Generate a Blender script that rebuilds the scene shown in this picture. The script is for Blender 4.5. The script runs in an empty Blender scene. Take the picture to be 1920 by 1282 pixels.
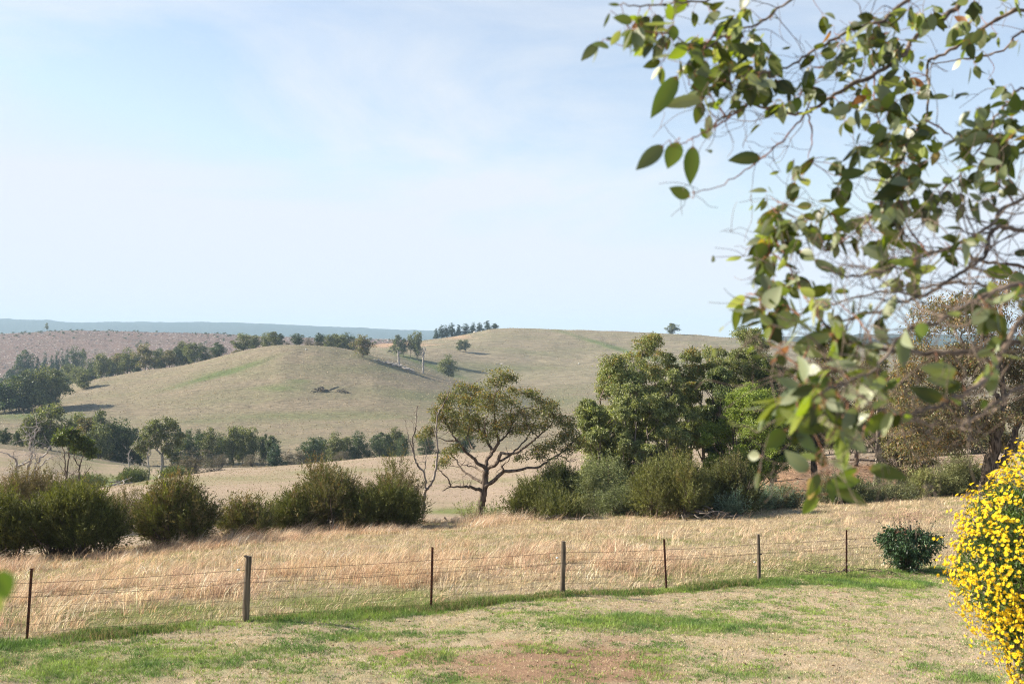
import bpy, math
import numpy as np
from mathutils import Vector

# ------------------------------------------------------------------ camera, sky, sun, exposure
scene = bpy.context.scene
col = scene.collection
F = 1920 * 35.0 / 36.0          # focal length in photo pixels
CX, CY = 960.0, 641.0

cam_d = bpy.data.cameras.new('camera'); cam = bpy.data.objects.new('camera', cam_d); col.objects.link(cam)
cam_d.lens = 35; cam_d.sensor_width = 36; cam_d.clip_start = 0.05; cam_d.clip_end = 40000
cam.location = (0, 0, 0); cam.rotation_euler = (math.radians(90), 0, 0)
cam_d.dof.use_dof = True; cam_d.dof.focus_distance = 45; cam_d.dof.aperture_fstop = 3.2
scene.camera = cam

SUN = Vector((-1.0, 0.16, 0.60)).normalized()
sun_d = bpy.data.lights.new('sun', 'SUN'); sun = bpy.data.objects.new('sun', sun_d); col.objects.link(sun)
sun_d.energy = 5.0; sun_d.angle = math.radians(0.53); sun_d.color = (1.0, 0.91, 0.76)
sun.rotation_euler = SUN.to_track_quat('Z', 'Y').to_euler(); sun.location = (-60, -20, 60)

world = bpy.data.worlds.new('World'); scene.world = world; world.use_nodes = True
wn, wl = world.node_tree.nodes, world.node_tree.links
wn.clear()
w_out = wn.new('ShaderNodeOutputWorld'); w_bg = wn.new('ShaderNodeBackground'); w_bg.inputs[1].default_value = 0.0825
sky = wn.new('ShaderNodeTexSky'); sky.sky_type = 'NISHITA'; sky.sun_disc = False
sky.sun_elevation = math.asin(SUN.z); sky.sun_rotation = math.atan2(SUN.x, SUN.y)
sky.altitude = 200; sky.air_density = 1.0; sky.dust_density = 0.6; sky.ozone_density = 1.0
# thin high cloud: two stretched noises drawn on the view direction
tc = wn.new('ShaderNodeTexCoord'); mp = wn.new('ShaderNodeMapping')
mp.inputs['Scale'].default_value = (1.5, 1.5, 5.0); mp.inputs['Rotation'].default_value = (0.0, 0.35, 0.3)
mp.inputs['Location'].default_value = (0.75, 0.1, 0.62)
n1 = wn.new('ShaderNodeTexNoise'); n1.inputs['Scale'].default_value = 1.3; n1.inputs['Detail'].default_value = 7
n1.inputs['Roughness'].default_value = 0.56; n1.inputs['Distortion'].default_value = 0.9
r1 = wn.new('ShaderNodeValToRGB'); r1.color_ramp.elements[0].position = 0.43; r1.color_ramp.elements[1].position = 0.62
r1.color_ramp.elements[0].color = (0.38, 0.38, 0.38, 1); r1.color_ramp.elements[1].color = (0.97, 0.97, 0.97, 1)
mx = wn.new('ShaderNodeMix'); mx.data_type = 'RGBA'; mx.inputs[7].default_value = (4.3, 4.48, 4.75, 1)
wl.new(tc.outputs['Generated'], mp.inputs['Vector']); wl.new(mp.outputs[0], n1.inputs['Vector'])
wl.new(n1.outputs['Fac'], r1.inputs[0]); sx = wn.new('ShaderNodeSeparateXYZ'); wl.new(tc.outputs['Generated'], sx.inputs[0])          # the veil thins out overhead
mr = wn.new('ShaderNodeMapRange'); mr.inputs['From Min'].default_value = .60; mr.inputs['From Max'].default_value = .16; wl.new(sx.outputs[2], mr.inputs['Value'])
ml = wn.new('ShaderNodeMath'); ml.operation = 'MULTIPLY'; wl.new(r1.outputs[0], ml.inputs[0]); wl.new(mr.outputs[0], ml.inputs[1]); wl.new(ml.outputs[0], mx.inputs[0]); wl.new(sky.outputs[0], mx.inputs[6])
veil = wn.new('ShaderNodeVectorMath'); veil.operation = 'MINIMUM'; veil.inputs[1].default_value = (4.1, 4.36, 4.85)   # bright horizon glare capped by the high veil
wl.new(mx.outputs[2], veil.inputs[0]); wl.new(veil.outputs[0], w_bg.inputs[0]); wl.new(w_bg.outputs[0], w_out.inputs[0])

scene.view_settings.view_transform = 'Standard'; scene.view_settings.look = 'None'
scene.view_settings.exposure = 1.32; scene.view_settings.gamma = 1.0
cy = scene.cycles
scene.render.filter_size = 1.1; cy.filter_width = 1.1
cy.max_bounces = 6; cy.diffuse_bounces = 3; cy.glossy_bounces = 1; cy.transmission_bounces = 3
cy.transparent_max_bounces = 6; cy.volume_bounces = 0; cy.caustics_reflective = False; cy.caustics_refractive = False; cy.use_denoising = True; cy.denoising_prefilter = 'NONE'

rng = np.random.default_rng(7)

# ------------------------------------------------------------------ helpers
class Geo:
    def __init__(s): s.v = []; s.f = []; s.c = []; s.n = 0; s.sm = []
    def add(s, v, f, c=None, smooth=False):
        v = np.asarray(v, float); f = np.asarray(f, int)
        s.f.append(f + s.n); s.v.append(v); s.n += len(v); s.sm.append(smooth)
        if c is None: c = (0.5, 0.5, 0.5)
        c = np.asarray(c, float)
        if c.ndim == 1: c = np.tile(c, (len(v), 1))
        s.c.append(c)
    def build(s, name, mat, parent=None, base=(0, 0, 0)):
        me = bpy.data.meshes.new(name)
        if s.n:
            V = np.concatenate(s.v) - np.asarray(base, float)
            me.vertices.add(len(V)); me.vertices.foreach_set('co', V.astype(np.float32).ravel())
            idx = np.concatenate([f.ravel() for f in s.f]); sizes = np.concatenate([np.full(len(f), f.shape[1]) for f in s.f])
            starts = np.concatenate([[0], np.cumsum(sizes)[:-1]])
            me.loops.add(len(idx)); me.loops.foreach_set('vertex_index', idx.astype(np.int32))
            me.polygons.add(len(sizes)); me.polygons.foreach_set('loop_start', starts.astype(np.int32))
            sm = np.concatenate([np.full(len(f), k) for f, k in zip(s.f, s.sm)])
            me.polygons.foreach_set('use_smooth', sm)
            C = np.concatenate(s.c); C = np.concatenate([np.clip(C, 0, 1), np.ones((len(C), 1))], 1)
            at = me.color_attributes.new('Col', 'FLOAT_COLOR', 'POINT'); at.data.foreach_set('color', C.astype(np.float32).ravel())
            me.update(calc_edges=True)
        me.materials.append(mat)
        o = bpy.data.objects.new(name, me); col.objects.link(o)
        if parent is not None: o.parent = parent
        else: o.location = base
        return o

def tag(o, label=None, cat=None, group=None, kind=None):
    if label: o['label'] = label
    if cat: o['category'] = cat
    if group: o['group'] = group
    if kind: o['kind'] = kind
    return o
def thing(name, base, label, cat, group=None):
    o = bpy.data.objects.new(name, None); o.empty_display_size = 0.2; col.objects.link(o); o.location = base
    return tag(o, label, cat, group)

def nrm(a): return a / np.maximum(np.linalg.norm(a, axis=-1, keepdims=True), 1e-9)

def smooth_path(P, R, per=5, jit=0.0, r=rng):
    P = np.asarray(P, float); R = np.asarray(R, float)
    if len(P) < 2: return P, R
    ext = np.vstack([2 * P[0] - P[1], P, 2 * P[-1] - P[-2]]); out = []; ro = []
    for i in range(len(P) - 1):
        p0, p1, p2, p3 = ext[i:i + 4]
        for k in range(per):
            t = k / per
            out.append(0.5 * (2 * p1 + (p2 - p0) * t + (2 * p0 - 5 * p1 + 4 * p2 - p3) * t * t + (3 * p1 - p0 - 3 * p2 + p3) * t ** 3))
            ro.append(R[i] * (1 - t) + R[i + 1] * t)
    out.append(P[-1]); ro.append(R[-1]); out = np.array(out); ro = np.array(ro)
    if jit: out[1:] += r.normal(0, jit, out[1:].shape)
    return out, ro

def tube(g, P, R, sides=6, c=None, flare=0.0):
    P = np.asarray(P, float); R = np.asarray(R, float); n = len(P)
    T = np.gradient(P, axis=0); T = nrm(T)
    up = np.array([0.13, 0.95, 0.28]); 
    A = nrm(np.cross(T, up)); B = np.cross(T, A)
    an = np.linspace(0, 2 * math.pi, sides, endpoint=False)
    rr = R[:, None] * (1 + flare * rng.normal(0, 1, (n, sides)))
    V = P[:, None, :] + rr[..., None] * (np.cos(an)[None, :, None] * A[:, None, :] + np.sin(an)[None, :, None] * B[:, None, :])
    i = np.arange(n - 1)[:, None] * sides; j = np.arange(sides)[None, :]; k = (j + 1) % sides
    f = np.stack([i + j, i + k, i + sides + k, i + sides + j], -1).reshape(-1, 4)
    g.add(V.reshape(-1, 3), f, c, True)
    g.add(V[-1], np.arange(sides)[None, :], c if c is None or np.ndim(c) == 1 else None)
    g.add(V[0], np.arange(sides)[None, ::-1], c if c is None or np.ndim(c) == 1 else None)

def leaves(g, C, D, L, W, cols, r=rng, nb=None):
    """rhombus leaves: C base points, D direction, L length, W width, cols per leaf"""
    n = len(C); D = nrm(D)
    Nn = nrm(r.normal(0, 1, (n, 3)) if nb is None else nb + r.normal(0, .5, (n, 3)))
    S = nrm(np.cross(D, Nn)); Nn = np.cross(S, D)
    L = np.broadcast_to(L, (n,))[:, None]; W = np.broadcast_to(W, (n,))[:, None]
    V = np.stack([C, C + D * L * .45 + S * W * .5 + Nn * W * .15, C + D * L, C + D * L * .45 - S * W * .5 + Nn * W * .15], 1).reshape(-1, 3)
    f = np.arange(n * 4).reshape(-1, 4)
    g.add(V, f, np.repeat(cols, 4, 0))

def pick(cols, n, r=rng, w=None, var=.22):
    cols = np.asarray(cols, float); k = r.choice(len(cols), n, p=w)
    return cols[k] * np.exp(r.normal(0, var, (n, 1)))

# ------------------------------------------------------------------ materials
def newmat(name):
    m = bpy.data.materials.new(name); m.use_nodes = True
    nt = m.node_tree; nt.nodes.clear()
    return m, nt.nodes, nt.links
def leafmat(name, trans=.35, rough=.5, spec=.35, tint=(1.4, 1.45, .6)):
    m, N, L = newmat(name)
    o = N.new('ShaderNodeOutputMaterial'); a = N.new('ShaderNodeAttribute'); a.attribute_name = 'Col'
    p = N.new('ShaderNodeBsdfPrincipled'); p.inputs['Roughness'].default_value = rough; p.inputs['Specular IOR Level'].default_value = spec
    t = N.new('ShaderNodeBsdfTranslucent'); mix = N.new('ShaderNodeMixShader'); mix.inputs[0].default_value = trans
    hs = N.new('ShaderNodeMix'); hs.data_type = 'RGBA'; hs.blend_type = 'MULTIPLY'; hs.inputs[0].default_value = 1
    hs.inputs[7].default_value = (*tint, 1)
    L.new(a.outputs[0], p.inputs[0]); L.new(a.outputs[0], hs.inputs[6]); L.new(hs.outputs[2], t.inputs[0])
    L.new(p.outputs[0], mix.inputs[1]); L.new(t.outputs[0], mix.inputs[2]); L.new(mix.outputs[0], o.inputs[0])
    return m
def noisemat(name, c1, c2, scale, rough=.85, c3=None, stretch=(1, 1, 1), bump=.3, bdist=.02, detail=6, lo=.35, hi=.65, attr=False, spec=.2):
    m, N, L = newmat(name)
    o = N.new('ShaderNodeOutputMaterial'); p = N.new('ShaderNodeBsdfPrincipled'); p.inputs['Roughness'].default_value = rough
    p.inputs['Specular IOR Level'].default_value = spec
    tc = N.new('ShaderNodeTexCoord'); mp = N.new('ShaderNodeMapping'); mp.inputs['Scale'].default_value = stretch
    n = N.new('ShaderNodeTexNoise'); n.inputs['Scale'].default_value = scale; n.inputs['Detail'].default_value = detail
    r = N.new('ShaderNodeValToRGB'); e = r.color_ramp.elements
    e[0].position = lo; e[0].color = (*c1, 1); e[1].position = hi; e[1].color = (*c2, 1)
    if c3: x = e.new((lo + hi) / 2); x.color = (*c3, 1)
    b = N.new('ShaderNodeBump'); b.inputs['Strength'].default_value = bump; b.inputs['Distance'].default_value = bdist
    L.new(tc.outputs['Object'], mp.inputs[0]); L.new(mp.outputs[0], n.inputs['Vector']); L.new(n.outputs['Fac'], r.inputs[0])
    L.new(r.outputs[0], p.inputs[0]); L.new(n.outputs['Fac'], b.inputs['Height']); L.new(b.outputs[0], p.inputs['Normal']); L.new(p.outputs[0], o.inputs[0])
    return m

M = {}
M['leaf'] = leafmat('leaf', .28, .45, .35)
M['greybark'] = None
M['needle'] = leafmat('needle', .22, .6, .15)
M['gum'] = leafmat('gum_leaf', .38, .4, .4, (1.5, 1.6, .3))
M['blade'] = leafmat('blade', .3, .6, .2, (1.12, 1.06, .9))
M['glossy'] = leafmat('glossy_leaf', .15, .38, .4)
M['petal'] = leafmat('petal', .25, .6, .2, (1, 1, 1))
M['bark'] = noisemat('bark', (.045, .032, .024), (.2, .155, .12), 9, stretch=(1, 1, .25), bump=.8, bdist=.04)
M['bark_far'] = noisemat('bark_far', (.07, .055, .045), (.2, .17, .14), 2, bump=0)
M['greybark'] = noisemat('grey_bark', (.1, .08, .065), (.33, .28, .24), 5, stretch=(1, 1, .3), bump=.4)
M['dead'] = noisemat('dead_wood', (.2, .17, .15), (.5, .46, .42), 5, stretch=(1, 1, .3), bump=.4)
M['twig'] = noisemat('twig', (.07, .055, .045), (.30, .23, .18), 14, stretch=(1, 1, 1), bump=.4, bdist=.003, c3=(.17, .125, .095))
M['redtwig'] = noisemat('red_twig', (.16, .06, .04), (.30, .16, .10), 14, bump=.1, bdist=.002)
M['post'] = noisemat('weathered_post', (.05, .038, .028), (.22, .175, .13), 26, stretch=(1, 1, .06), bump=.8, bdist=.01)
M['rust'] = noisemat('rusty_steel', (.035, .016, .012), (.16, .055, .03), 30, rough=.75, bump=.4, bdist=.003)
M['wire'] = noisemat('rusty_wire', (.045, .03, .024), (.13, .08, .055), 12, rough=.6)
M['white'] = noisemat('white_plastic', (.7, .7, .68), (.82, .82, .8), 20, rough=.4)
M['rock'] = noisemat('pale_rock', (.45, .43, .4), (.7, .68, .62), 3)

def groundmat(name, A, B, G, Dt, s1, s2, s3, bump, bdist, stretch=(1, 1, 1), spots=None, gbase=.12):
    """A/B dry grass tones mixed by noise; vertex attribute Col: r = green cover, g = bare soil, b = straw"""
    m, N, L = newmat(name)
    o = N.new('ShaderNodeOutputMaterial'); p = N.new('ShaderNodeBsdfPrincipled'); p.inputs['Roughness'].default_value = .95
    p.inputs['Specular IOR Level'].default_value = .08
    tc = N.new('ShaderNodeTexCoord'); mp = N.new('ShaderNodeMapping'); mp.inputs['Scale'].default_value = stretch
    L.new(tc.outputs['Object'], mp.inputs[0])
    def noise(sc, det=5, ro=.6):
        n = N.new('ShaderNodeTexNoise'); n.inputs['Scale'].default_value = sc; n.inputs['Detail'].default_value = det
        n.inputs['Roughness'].default_value = ro; L.new(mp.outputs[0], n.inputs['Vector']); return n.outputs['Fac']
    def mix(fac, a, b):
        x = N.new('ShaderNodeMix'); x.data_type = 'RGBA'
        if isinstance(fac, float): x.inputs[0].default_value = fac
        else: L.new(fac, x.inputs[0])
        for k, v in ((6, a), (7, b)):
            if isinstance(v, tuple): x.inputs[k].default_value = (*v, 1)
            else: L.new(v, x.inputs[k])
        return x.outputs[2]
    def ramp(v, lo, hi):
        x = N.new('ShaderNodeMapRange'); x.inputs['From Min'].default_value = lo; x.inputs['From Max'].default_value = hi
        L.new(v, x.inputs['Value']); return x.outputs[0]
    def math_(op, a, b):
        x = N.new('ShaderNodeMath'); x.operation = op; x.use_clamp = True
        for k, v in ((0, a), (1, b)):
            if isinstance(v, (int, float)): x.inputs[k].default_value = v
            else: L.new(v, x.inputs[k])
        return x.outputs[0]
    na, nb, nc = noise(s1), noise(s2, 6, .65), noise(s3, 4, .7)
    dry = mix(ramp(nb, .3, .7), A, B)
    dry = mix(ramp(nc, .3, .75), dry, tuple(x * .62 for x in A))
    at = N.new('ShaderNodeAttribute'); at.attribute_name = 'Col'
    sp = N.new('ShaderNodeSeparateColor'); L.new(at.outputs[0], sp.inputs[0])
    gn = math_('ADD', ramp(na, .38, .74), 0.0)
    gf = math_('MULTIPLY', sp.outputs[0], 1.0)
    sb = N.new('ShaderNodeMath'); sb.operation = 'MULTIPLY_ADD'; L.new(math_('ADD', math_('MULTIPLY', na, .6), math_('MULTIPLY', nb, .4)), sb.inputs[0]); sb.inputs[1].default_value = 2.0; sb.inputs[2].default_value = -1.0 + gbase
    ad = N.new('ShaderNodeMath'); ad.operation = 'ADD'; L.new(gf, ad.inputs[0]); L.new(sb.outputs[0], ad.inputs[1])
    gfac = ramp(ad.outputs[0], .1, 1.05)
    c = mix(gfac, dry, mix(ramp(nc, .3, .7), G, tuple(x * .55 for x in G)))
    dfac = ramp(math_('ADD', math_('MULTIPLY', sp.outputs[1], .6), math_('MULTIPLY', nb, .5)), .4, .62)
    c = mix(dfac, c, mix(ramp(nc, .35, .65), Dt, tuple(x * .6 for x in Dt)))
    if spots:
        v = N.new('ShaderNodeTexVoronoi'); v.inputs['Scale'].default_value = spots[0]; L.new(mp.outputs[0], v.inputs['Vector'])
        c = mix(ramp(v.outputs['Distance'], spots[1], spots[1] * .6), c, spots[2])
        v2 = N.new('ShaderNodeTexVoronoi'); v2.inputs['Scale'].default_value = spots[0] * .7; L.new(mp.outputs[0], v2.inputs['Vector'])
        c = mix(ramp(v2.outputs['Distance'], spots[1] * 1.2, spots[1] * .8), c, spots[3])
    b = N.new('ShaderNodeBump'); b.inputs['Strength'].default_value = bump; b.inputs['Distance'].default_value = bdist
    L.new(nc, b.inputs['Height']); L.new(b.outputs[0], p.inputs['Normal'])
    L.new(c, p.inputs[0]); L.new(p.outputs[0], o.inputs[0])
    return m

# ------------------------------------------------------------------ terrain: profile curves, real distances
def tab(*a):
    xs, ys = np.array(a[0::2], float), np.array(a[1::2], float)
    return lambda x: np.interp(x, xs, ys)
def lz(Y): return -(3.35 + .1 * Y)
def fenceY(px):
    u = np.clip((px - CX) / F, -1.0, .8); return 21.3 / (1 - .58 * u)
const = lambda v: (lambda px: np.full_like(np.asarray(px, float), v))
LAY = [  # (distance, photo row at that distance)
 (const(1.0), None), (const(9.0), None),
 (fenceY, tab(-1200, 1180, 50, 1200, 460, 1165, 808, 1140, 1055, 1113, 1250, 1107, 1423, 1090, 1587, 1078, 1700, 1070, 1920, 1055, 3200, 990)),
 (tab(-1400, 30, 0, 31, 300, 35, 700, 43, 1000, 47, 1500, 52, 1920, 56, 3200, 60), tab(-1400, 1100, -200, 1085, 0, 1064, 200, 1046, 460, 1010, 700, 992, 950, 976, 1200, 966, 1500, 950, 1700, 938, 1920, 926, 3200, 880)),
 (const(64), tab(-1400, 1010, 0, 1000, 200, 990, 450, 985, 700, 980, 900, 973, 1050, 965, 1200, 955, 1400, 940, 1500, 934, 1600, 936, 1700, 934, 1920, 920, 3200, 850)),
 (const(84), tab(-1400, 970, 0, 950, 450, 950, 700, 945, 900, 940, 1050, 925, 1200, 900, 1400, 885, 1500, 868, 1600, 880, 1700, 890, 1760, 880, 1920, 860, 3200, 800)),
 (const(100), tab(-1400, 960, 0, 945, 200, 940, 450, 935, 700, 925, 900, 920, 1050, 905, 1200, 890, 1400, 865, 1600, 858, 1750, 862, 1920, 850, 3200, 780)),
 (const(150), tab(-1400, 935, 0, 925, 200, 918, 300, 903, 400, 899, 600, 888, 900, 878, 1050, 865, 1200, 855, 1500, 845, 1920, 835, 3200, 760)),
 (const(190), tab(-1400, 925, 0, 917, 150, 915, 200, 911, 300, 896, 400, 884, 600, 868, 700, 857, 900, 848, 1050, 838, 1200, 830, 1500, 835, 1920, 820, 3200, 740)),
 (const(222), tab(-1400, 905, 0, 903, 150, 905, 200, 905, 300, 893, 400, 884, 500, 880, 600, 878, 1000, 860, 1500, 840, 1920, 820, 3200, 740)),
 (const(262), tab(-1400, 800, -50, 830, 0, 834, 100, 846, 180, 861, 270, 875, 350, 879, 600, 874, 760, 862, 1000, 850, 1500, 840, 1920, 820, 3200, 730)),
 (const(300), tab(-1400, 840, 0, 852, 180, 868, 270, 873, 350, 872, 600, 866, 760, 855, 1000, 845, 1500, 830, 1920, 810, 3200, 720)),
 (const(420), tab(-1400, 780, -100, 790, 0, 792, 110, 796, 250, 798, 450, 792, 700, 790, 860, 790, 1000, 800, 1300, 790, 1920, 760, 3200, 700)),
 (const(520), tab(-1400, 740, -100, 758, 0, 762, 110, 748, 250, 736, 400, 716, 530, 700, 700, 712, 860, 745, 1000, 770, 1300, 760, 1920, 740, 3200, 690)),
 (const(600), tab(-1400, 740, -100, 760, 0, 750, 110, 727, 180, 712, 250, 700, 330, 687, 400, 673, 450, 660, 500, 650, 545, 646, 590, 647, 620, 650, 680, 661, 740, 680, 800, 698, 860, 714, 900, 724, 1000, 748, 1300, 745, 1920, 720, 3200, 680)),
 (const(690), tab(-1400, 760, 0, 775, 110, 740, 200, 716, 330, 692, 400, 679, 450, 667, 545, 658, 620, 660, 680, 664, 740, 675, 800, 696, 860, 713, 900, 719, 1000, 722, 1100, 718, 1300, 712, 1920, 700, 3200, 670)),
 (const(800), tab(-1400, 750, 0, 740, 110, 725, 200, 708, 330, 690, 450, 668, 620, 657, 700, 655, 760, 655, 830, 657, 900, 662, 1000, 670, 1100, 672, 1300, 668, 1500, 670, 1920, 690, 3200, 660)),
 (const(960), tab(-1400, 700, 0, 702, 200, 690, 400, 672, 560, 655, 640, 650, 700, 646, 760, 642, 800, 637, 860, 630, 890, 624, 920, 618, 960, 615, 1050, 617.5, 1100, 619, 1200, 622, 1300, 628, 1400, 634, 1480, 640, 1700, 648, 1920, 655, 3200, 650)),
 (const(1150), tab(-1400, 665, 0, 664, 200, 655, 400, 645, 560, 642, 700, 642, 760, 643, 900, 650, 1200, 655, 1920, 660, 3200, 660)),
 (const(1400), tab(-1400, 632, 0, 626, 60, 623, 100, 621, 140, 619, 250, 622, 400, 626, 520, 632, 640, 635, 750, 636.5, 800, 640, 900, 646, 1200, 655, 1920, 655, 3200, 655)),
 (const(2200), tab(-1400, 650, 800, 650, 1400, 652, 3200, 652)),
 (const(3600), tab(-1400, 650, 1200, 655, 1400, 641, 1450, 634, 1490, 630.5, 1550, 629, 1700, 627, 1920, 630, 3200, 634)),
 (const(4600), tab(-1400, 648, 800, 648, 1920, 648, 3200, 648)),
 (const(6800), tab(-1400, 592, 0, 598, 90, 600, 125, 604, 400, 604, 500, 607, 600, 612, 700, 616, 800, 620, 900, 622, 1200, 630, 1400, 636, 1920, 636, 3200, 630)),
 (const(9000), tab(-1400, 640, 3200, 640)),
]
PXG = np.concatenate([np.linspace(-1400, -60, 60, endpoint=False), np.linspace(-60, 1980, 620, endpoint=False), np.linspace(1980, 3200, 50)])
YG = np.concatenate([np.geomspace(1, 12, 14, endpoint=False), np.geomspace(12, 70, 200, endpoint=False), np.geomspace(70, 320, 130, endpoint=False),
                     np.geomspace(320, 1500, 190, endpoint=False), np.geomspace(1500, 9000, 70)])
KY = np.array([l[0](PXG) for l in LAY]); KZ = []
for (fy, fp), yy in zip(LAY, KY):
    KZ.append(lz(yy) if fp is None else -(fp(PXG) - CY) / F * yy)
KZ = np.array(KZ)
# the profile tables are piecewise linear across the frame: round them
def sm(a, n=9):
    k = np.hanning(n + 2)[1:-1]; k /= k.sum(); return np.array([np.convolve(np.pad(r, n // 2, mode='edge'), k, 'valid') for r in a])
KZ = sm(KZ)
ZG = np.zeros((len(YG), len(PXG)))
def pchip(x, y, xi):
    h = np.diff(x); d = np.diff(y) / h; m = np.zeros_like(y)
    s = d[1:] * d[:-1] > 0; w1 = 2 * h[1:] + h[:-1]; w2 = h[1:] + 2 * h[:-1]
    with np.errstate(divide='ignore', invalid='ignore'):
        m[1:-1] = np.where(s, (w1 + w2) / (w1 / d[:-1] + w2 / d[1:]), 0)
    m[0], m[-1] = d[0], d[-1]
    i = np.clip(np.searchsorted(x, xi) - 1, 0, len(h) - 1); t = (xi - x[i]) / h[i]
    return ((2 * t**3 - 3 * t**2 + 1) * y[i] + (t**3 - 2 * t**2 + t) * h[i] * m[i] + (-2 * t**3 + 3 * t**2) * y[i + 1] + (t**3 - t**2) * h[i] * m[i + 1])
for j in range(len(PXG)): ZG[:, j] = pchip(KY[:, j], KZ[:, j], YG)
def vnoise(X, Y, s, seed=0):
    """smooth value noise"""
    x, y = X / s + 1000, Y / s + 1000; xi, yi = np.floor(x).astype(np.int64), np.floor(y).astype(np.int64); fx, fy = x - xi, y - yi
    fx = fx * fx * (3 - 2 * fx); fy = fy * fy * (3 - 2 * fy)
    def h(a, b):
        q = (a * 374761393 + b * 668265263 + seed * 2246822519) & 0xffffffff
        q = ((q ^ (q >> 13)) * 1274126177) & 0xffffffff
        return ((q ^ (q >> 16)) & 0xffff) / 65535.0
    return (h(xi, yi) * (1 - fx) + h(xi + 1, yi) * fx) * (1 - fy) + (h(xi, yi + 1) * (1 - fx) + h(xi + 1, yi + 1) * fx) * fy
PP, YY = np.meshgrid(PXG, YG); XX = (PP - CX) / F * YY
ZG += (vnoise(XX, YY, 1.3) - .5) * np.where(YY < 60, .07, 0) + (vnoise(XX, YY, .35, 3) - .5) * np.where(YY < 45, .05, 0)
ZG += (vnoise(XX, YY, 25, 1) - .5) * np.clip((YY - 100) / 400, 0, 1) * 1.2 + (vnoise(XX, YY, 7, 2) - .5) * np.clip((YY - 70) / 400, 0, 1) * .5
# creek banks cut into the valley, and erosion gullies in the cleared hill
bank = np.exp(-((YY - 208 - 10 * (vnoise(XX, YY, 30, 5) - .5)) / 9.0) ** 2) * np.clip((430 - PP) / 80, 0, 1)
ZG -= bank * 1.6
bank2 = np.exp(-((YY - 236) / 5.0) ** 2) * np.clip((400 - PP) / 80, 0, 1) * np.clip((PP - 90) / 60, 0, 1)
ZG -= bank2 * 1.2
far = np.clip((YY - 2600) / 900, 0, 1)
ZG += far * ((vnoise(XX, YY, 28, 7) - .5) * 5 + (vnoise(XX, YY, 90, 8) - .5) * 9)
def H(X, Y):
    X, Y = np.asarray(X, float), np.asarray(Y, float)
    px = CX + F * X / Y
    i = np.clip(np.searchsorted(YG, Y) - 1, 0, len(YG) - 2); j = np.clip(np.searchsorted(PXG, px) - 1, 0, len(PXG) - 2)
    a = np.clip((Y - YG[i]) / (YG[i + 1] - YG[i]), 0, 1); b = np.clip((px - PXG[j]) / (PXG[j + 1] - PXG[j]), 0, 1)
    return (ZG[i, j] * (1 - b) + ZG[i, j + 1] * b) * (1 - a) + (ZG[i + 1, j] * (1 - b) + ZG[i + 1, j + 1] * b) * a
def at(px, Y, sink=0.0):
    X = (px - CX) / F * Y; return np.array([X, Y, float(H(X, Y)) - sink])
def find(px, py, y0, y1):
    """distance between y0 and y1 at which the ground shows at row py"""
    ys = np.linspace(y0, y1, 240); z = H((px - CX) / F * ys, ys); r = CY - F * z / ys
    k = int(np.argmin(np.abs(r - py))); return float(ys[k])
def P3(px, py, Y): return np.array([(px - CX) / F * Y, Y, -(py - CY) / F * Y])

# soil and green patches: (px, py, rx, ry, amount, ymin, ymax)
ROW = CY - F * ZG / YY
green = np.zeros_like(ZG); dirt = np.zeros_like(ZG); straw = np.zeros_like(ZG)
def blob(A, px, py, rx, ry, amt, y0, y1, slope=0):
    q = ((PP - px) / rx) ** 2 + ((ROW - py - slope * (PP - px)) / ry) ** 2
    A += amt * np.exp(-q) * ((YY > y0) & (YY < y1))
FYg = fenceY(PP)
green += np.clip((vnoise(XX, YY, 1.3, 71) - .3) * 2.2, 0, 1) * np.exp(-((YY - FYg + .35) / .38) ** 2) * np.clip((1380 - PP) / 200, 0.12, 1)
green += .5 * vnoise(XX, YY, 1.1, 73) * np.exp(-((YY - FYg - 1.0) / 1.4) ** 2)
green += np.where(YY < FYg, .1, 0)
LG = [(330, 1245, 330, 26, .45), (60, 1250, 150, 40, .5), (520, 1215, 120, 8, .35), (1150, 1160, 170, 12, 1.0), (1330, 1178, 190, 12, .8), (700, 1190, 110, 9, .7), (640, 1195, 60, 6, .6), (840, 1180, 60, 8, .3),
      (1000, 1215, 60, 14, .5), (930, 1275, 130, 12, .9), (836, 1230, 24, 11, 1.2), (785, 1228, 22, 9, 1.0), (1080, 1243, 45, 8, .8), (1600, 1095, 160, 12, .5), (1250, 1245, 90, 12, .45),
      (1620, 1145, 160, 7, .25), (1560, 1210, 120, 8, .2), (1750, 1168, 100, 7, .3), (1440, 1125, 90, 6, .2), (1420, 1262, 100, 10, .5), (1850, 1270, 60, 10, .7), (1220, 1218, 30, 8, .4), (250, 1215, 200, 8, .4), (1700, 1095, 60, 8, .8)]
for a in LG: blob(green, *a, 5, 40)
for a in [(900, 1240, 170, 26, .5), (1120, 1235, 160, 30, .78), (1080, 1270, 260, 16, .6), (840, 1192, 80, 8, .35), (690, 1215, 70, 10, .3), (430, 1190, 50, 4, .35), (1180, 1195, 100, 10, .35), (1430, 1250, 60, 12, .3), (960, 1205, 60, 10, .4), (750, 1225, 70, 20, .35), (1650, 1080, 60, 5, .6), (1560, 1110, 40, 3, .5), (290, 1190, 60, 6, .3)]: blob(dirt, *a, 5, 40)
for a in [(150, 1155, 250, 20, .8), (640, 1130, 170, 18, .9), (760, 1115, 60, 16, .7), (350, 1140, 100, 12, .5), (1500, 1075, 220, 18, .85), (1000, 1010, 300, 8, .35), (500, 1050, 200, 7, .4), (700, 965, 60, 10, .0), (1450, 1060, 150, 18, .5), (1200, 1085, 140, 8, .3), (900, 1090, 120, 6, .3), (1650, 1045, 150, 16, .3)]: blob(green, *a, 17, 60)
for a in [(1700, 968, 120, 12, .7), (1550, 985, 120, 6, .35), (1400, 975, 100, 4, .3)]: blob(dirt, *a, 35, 62)
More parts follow.
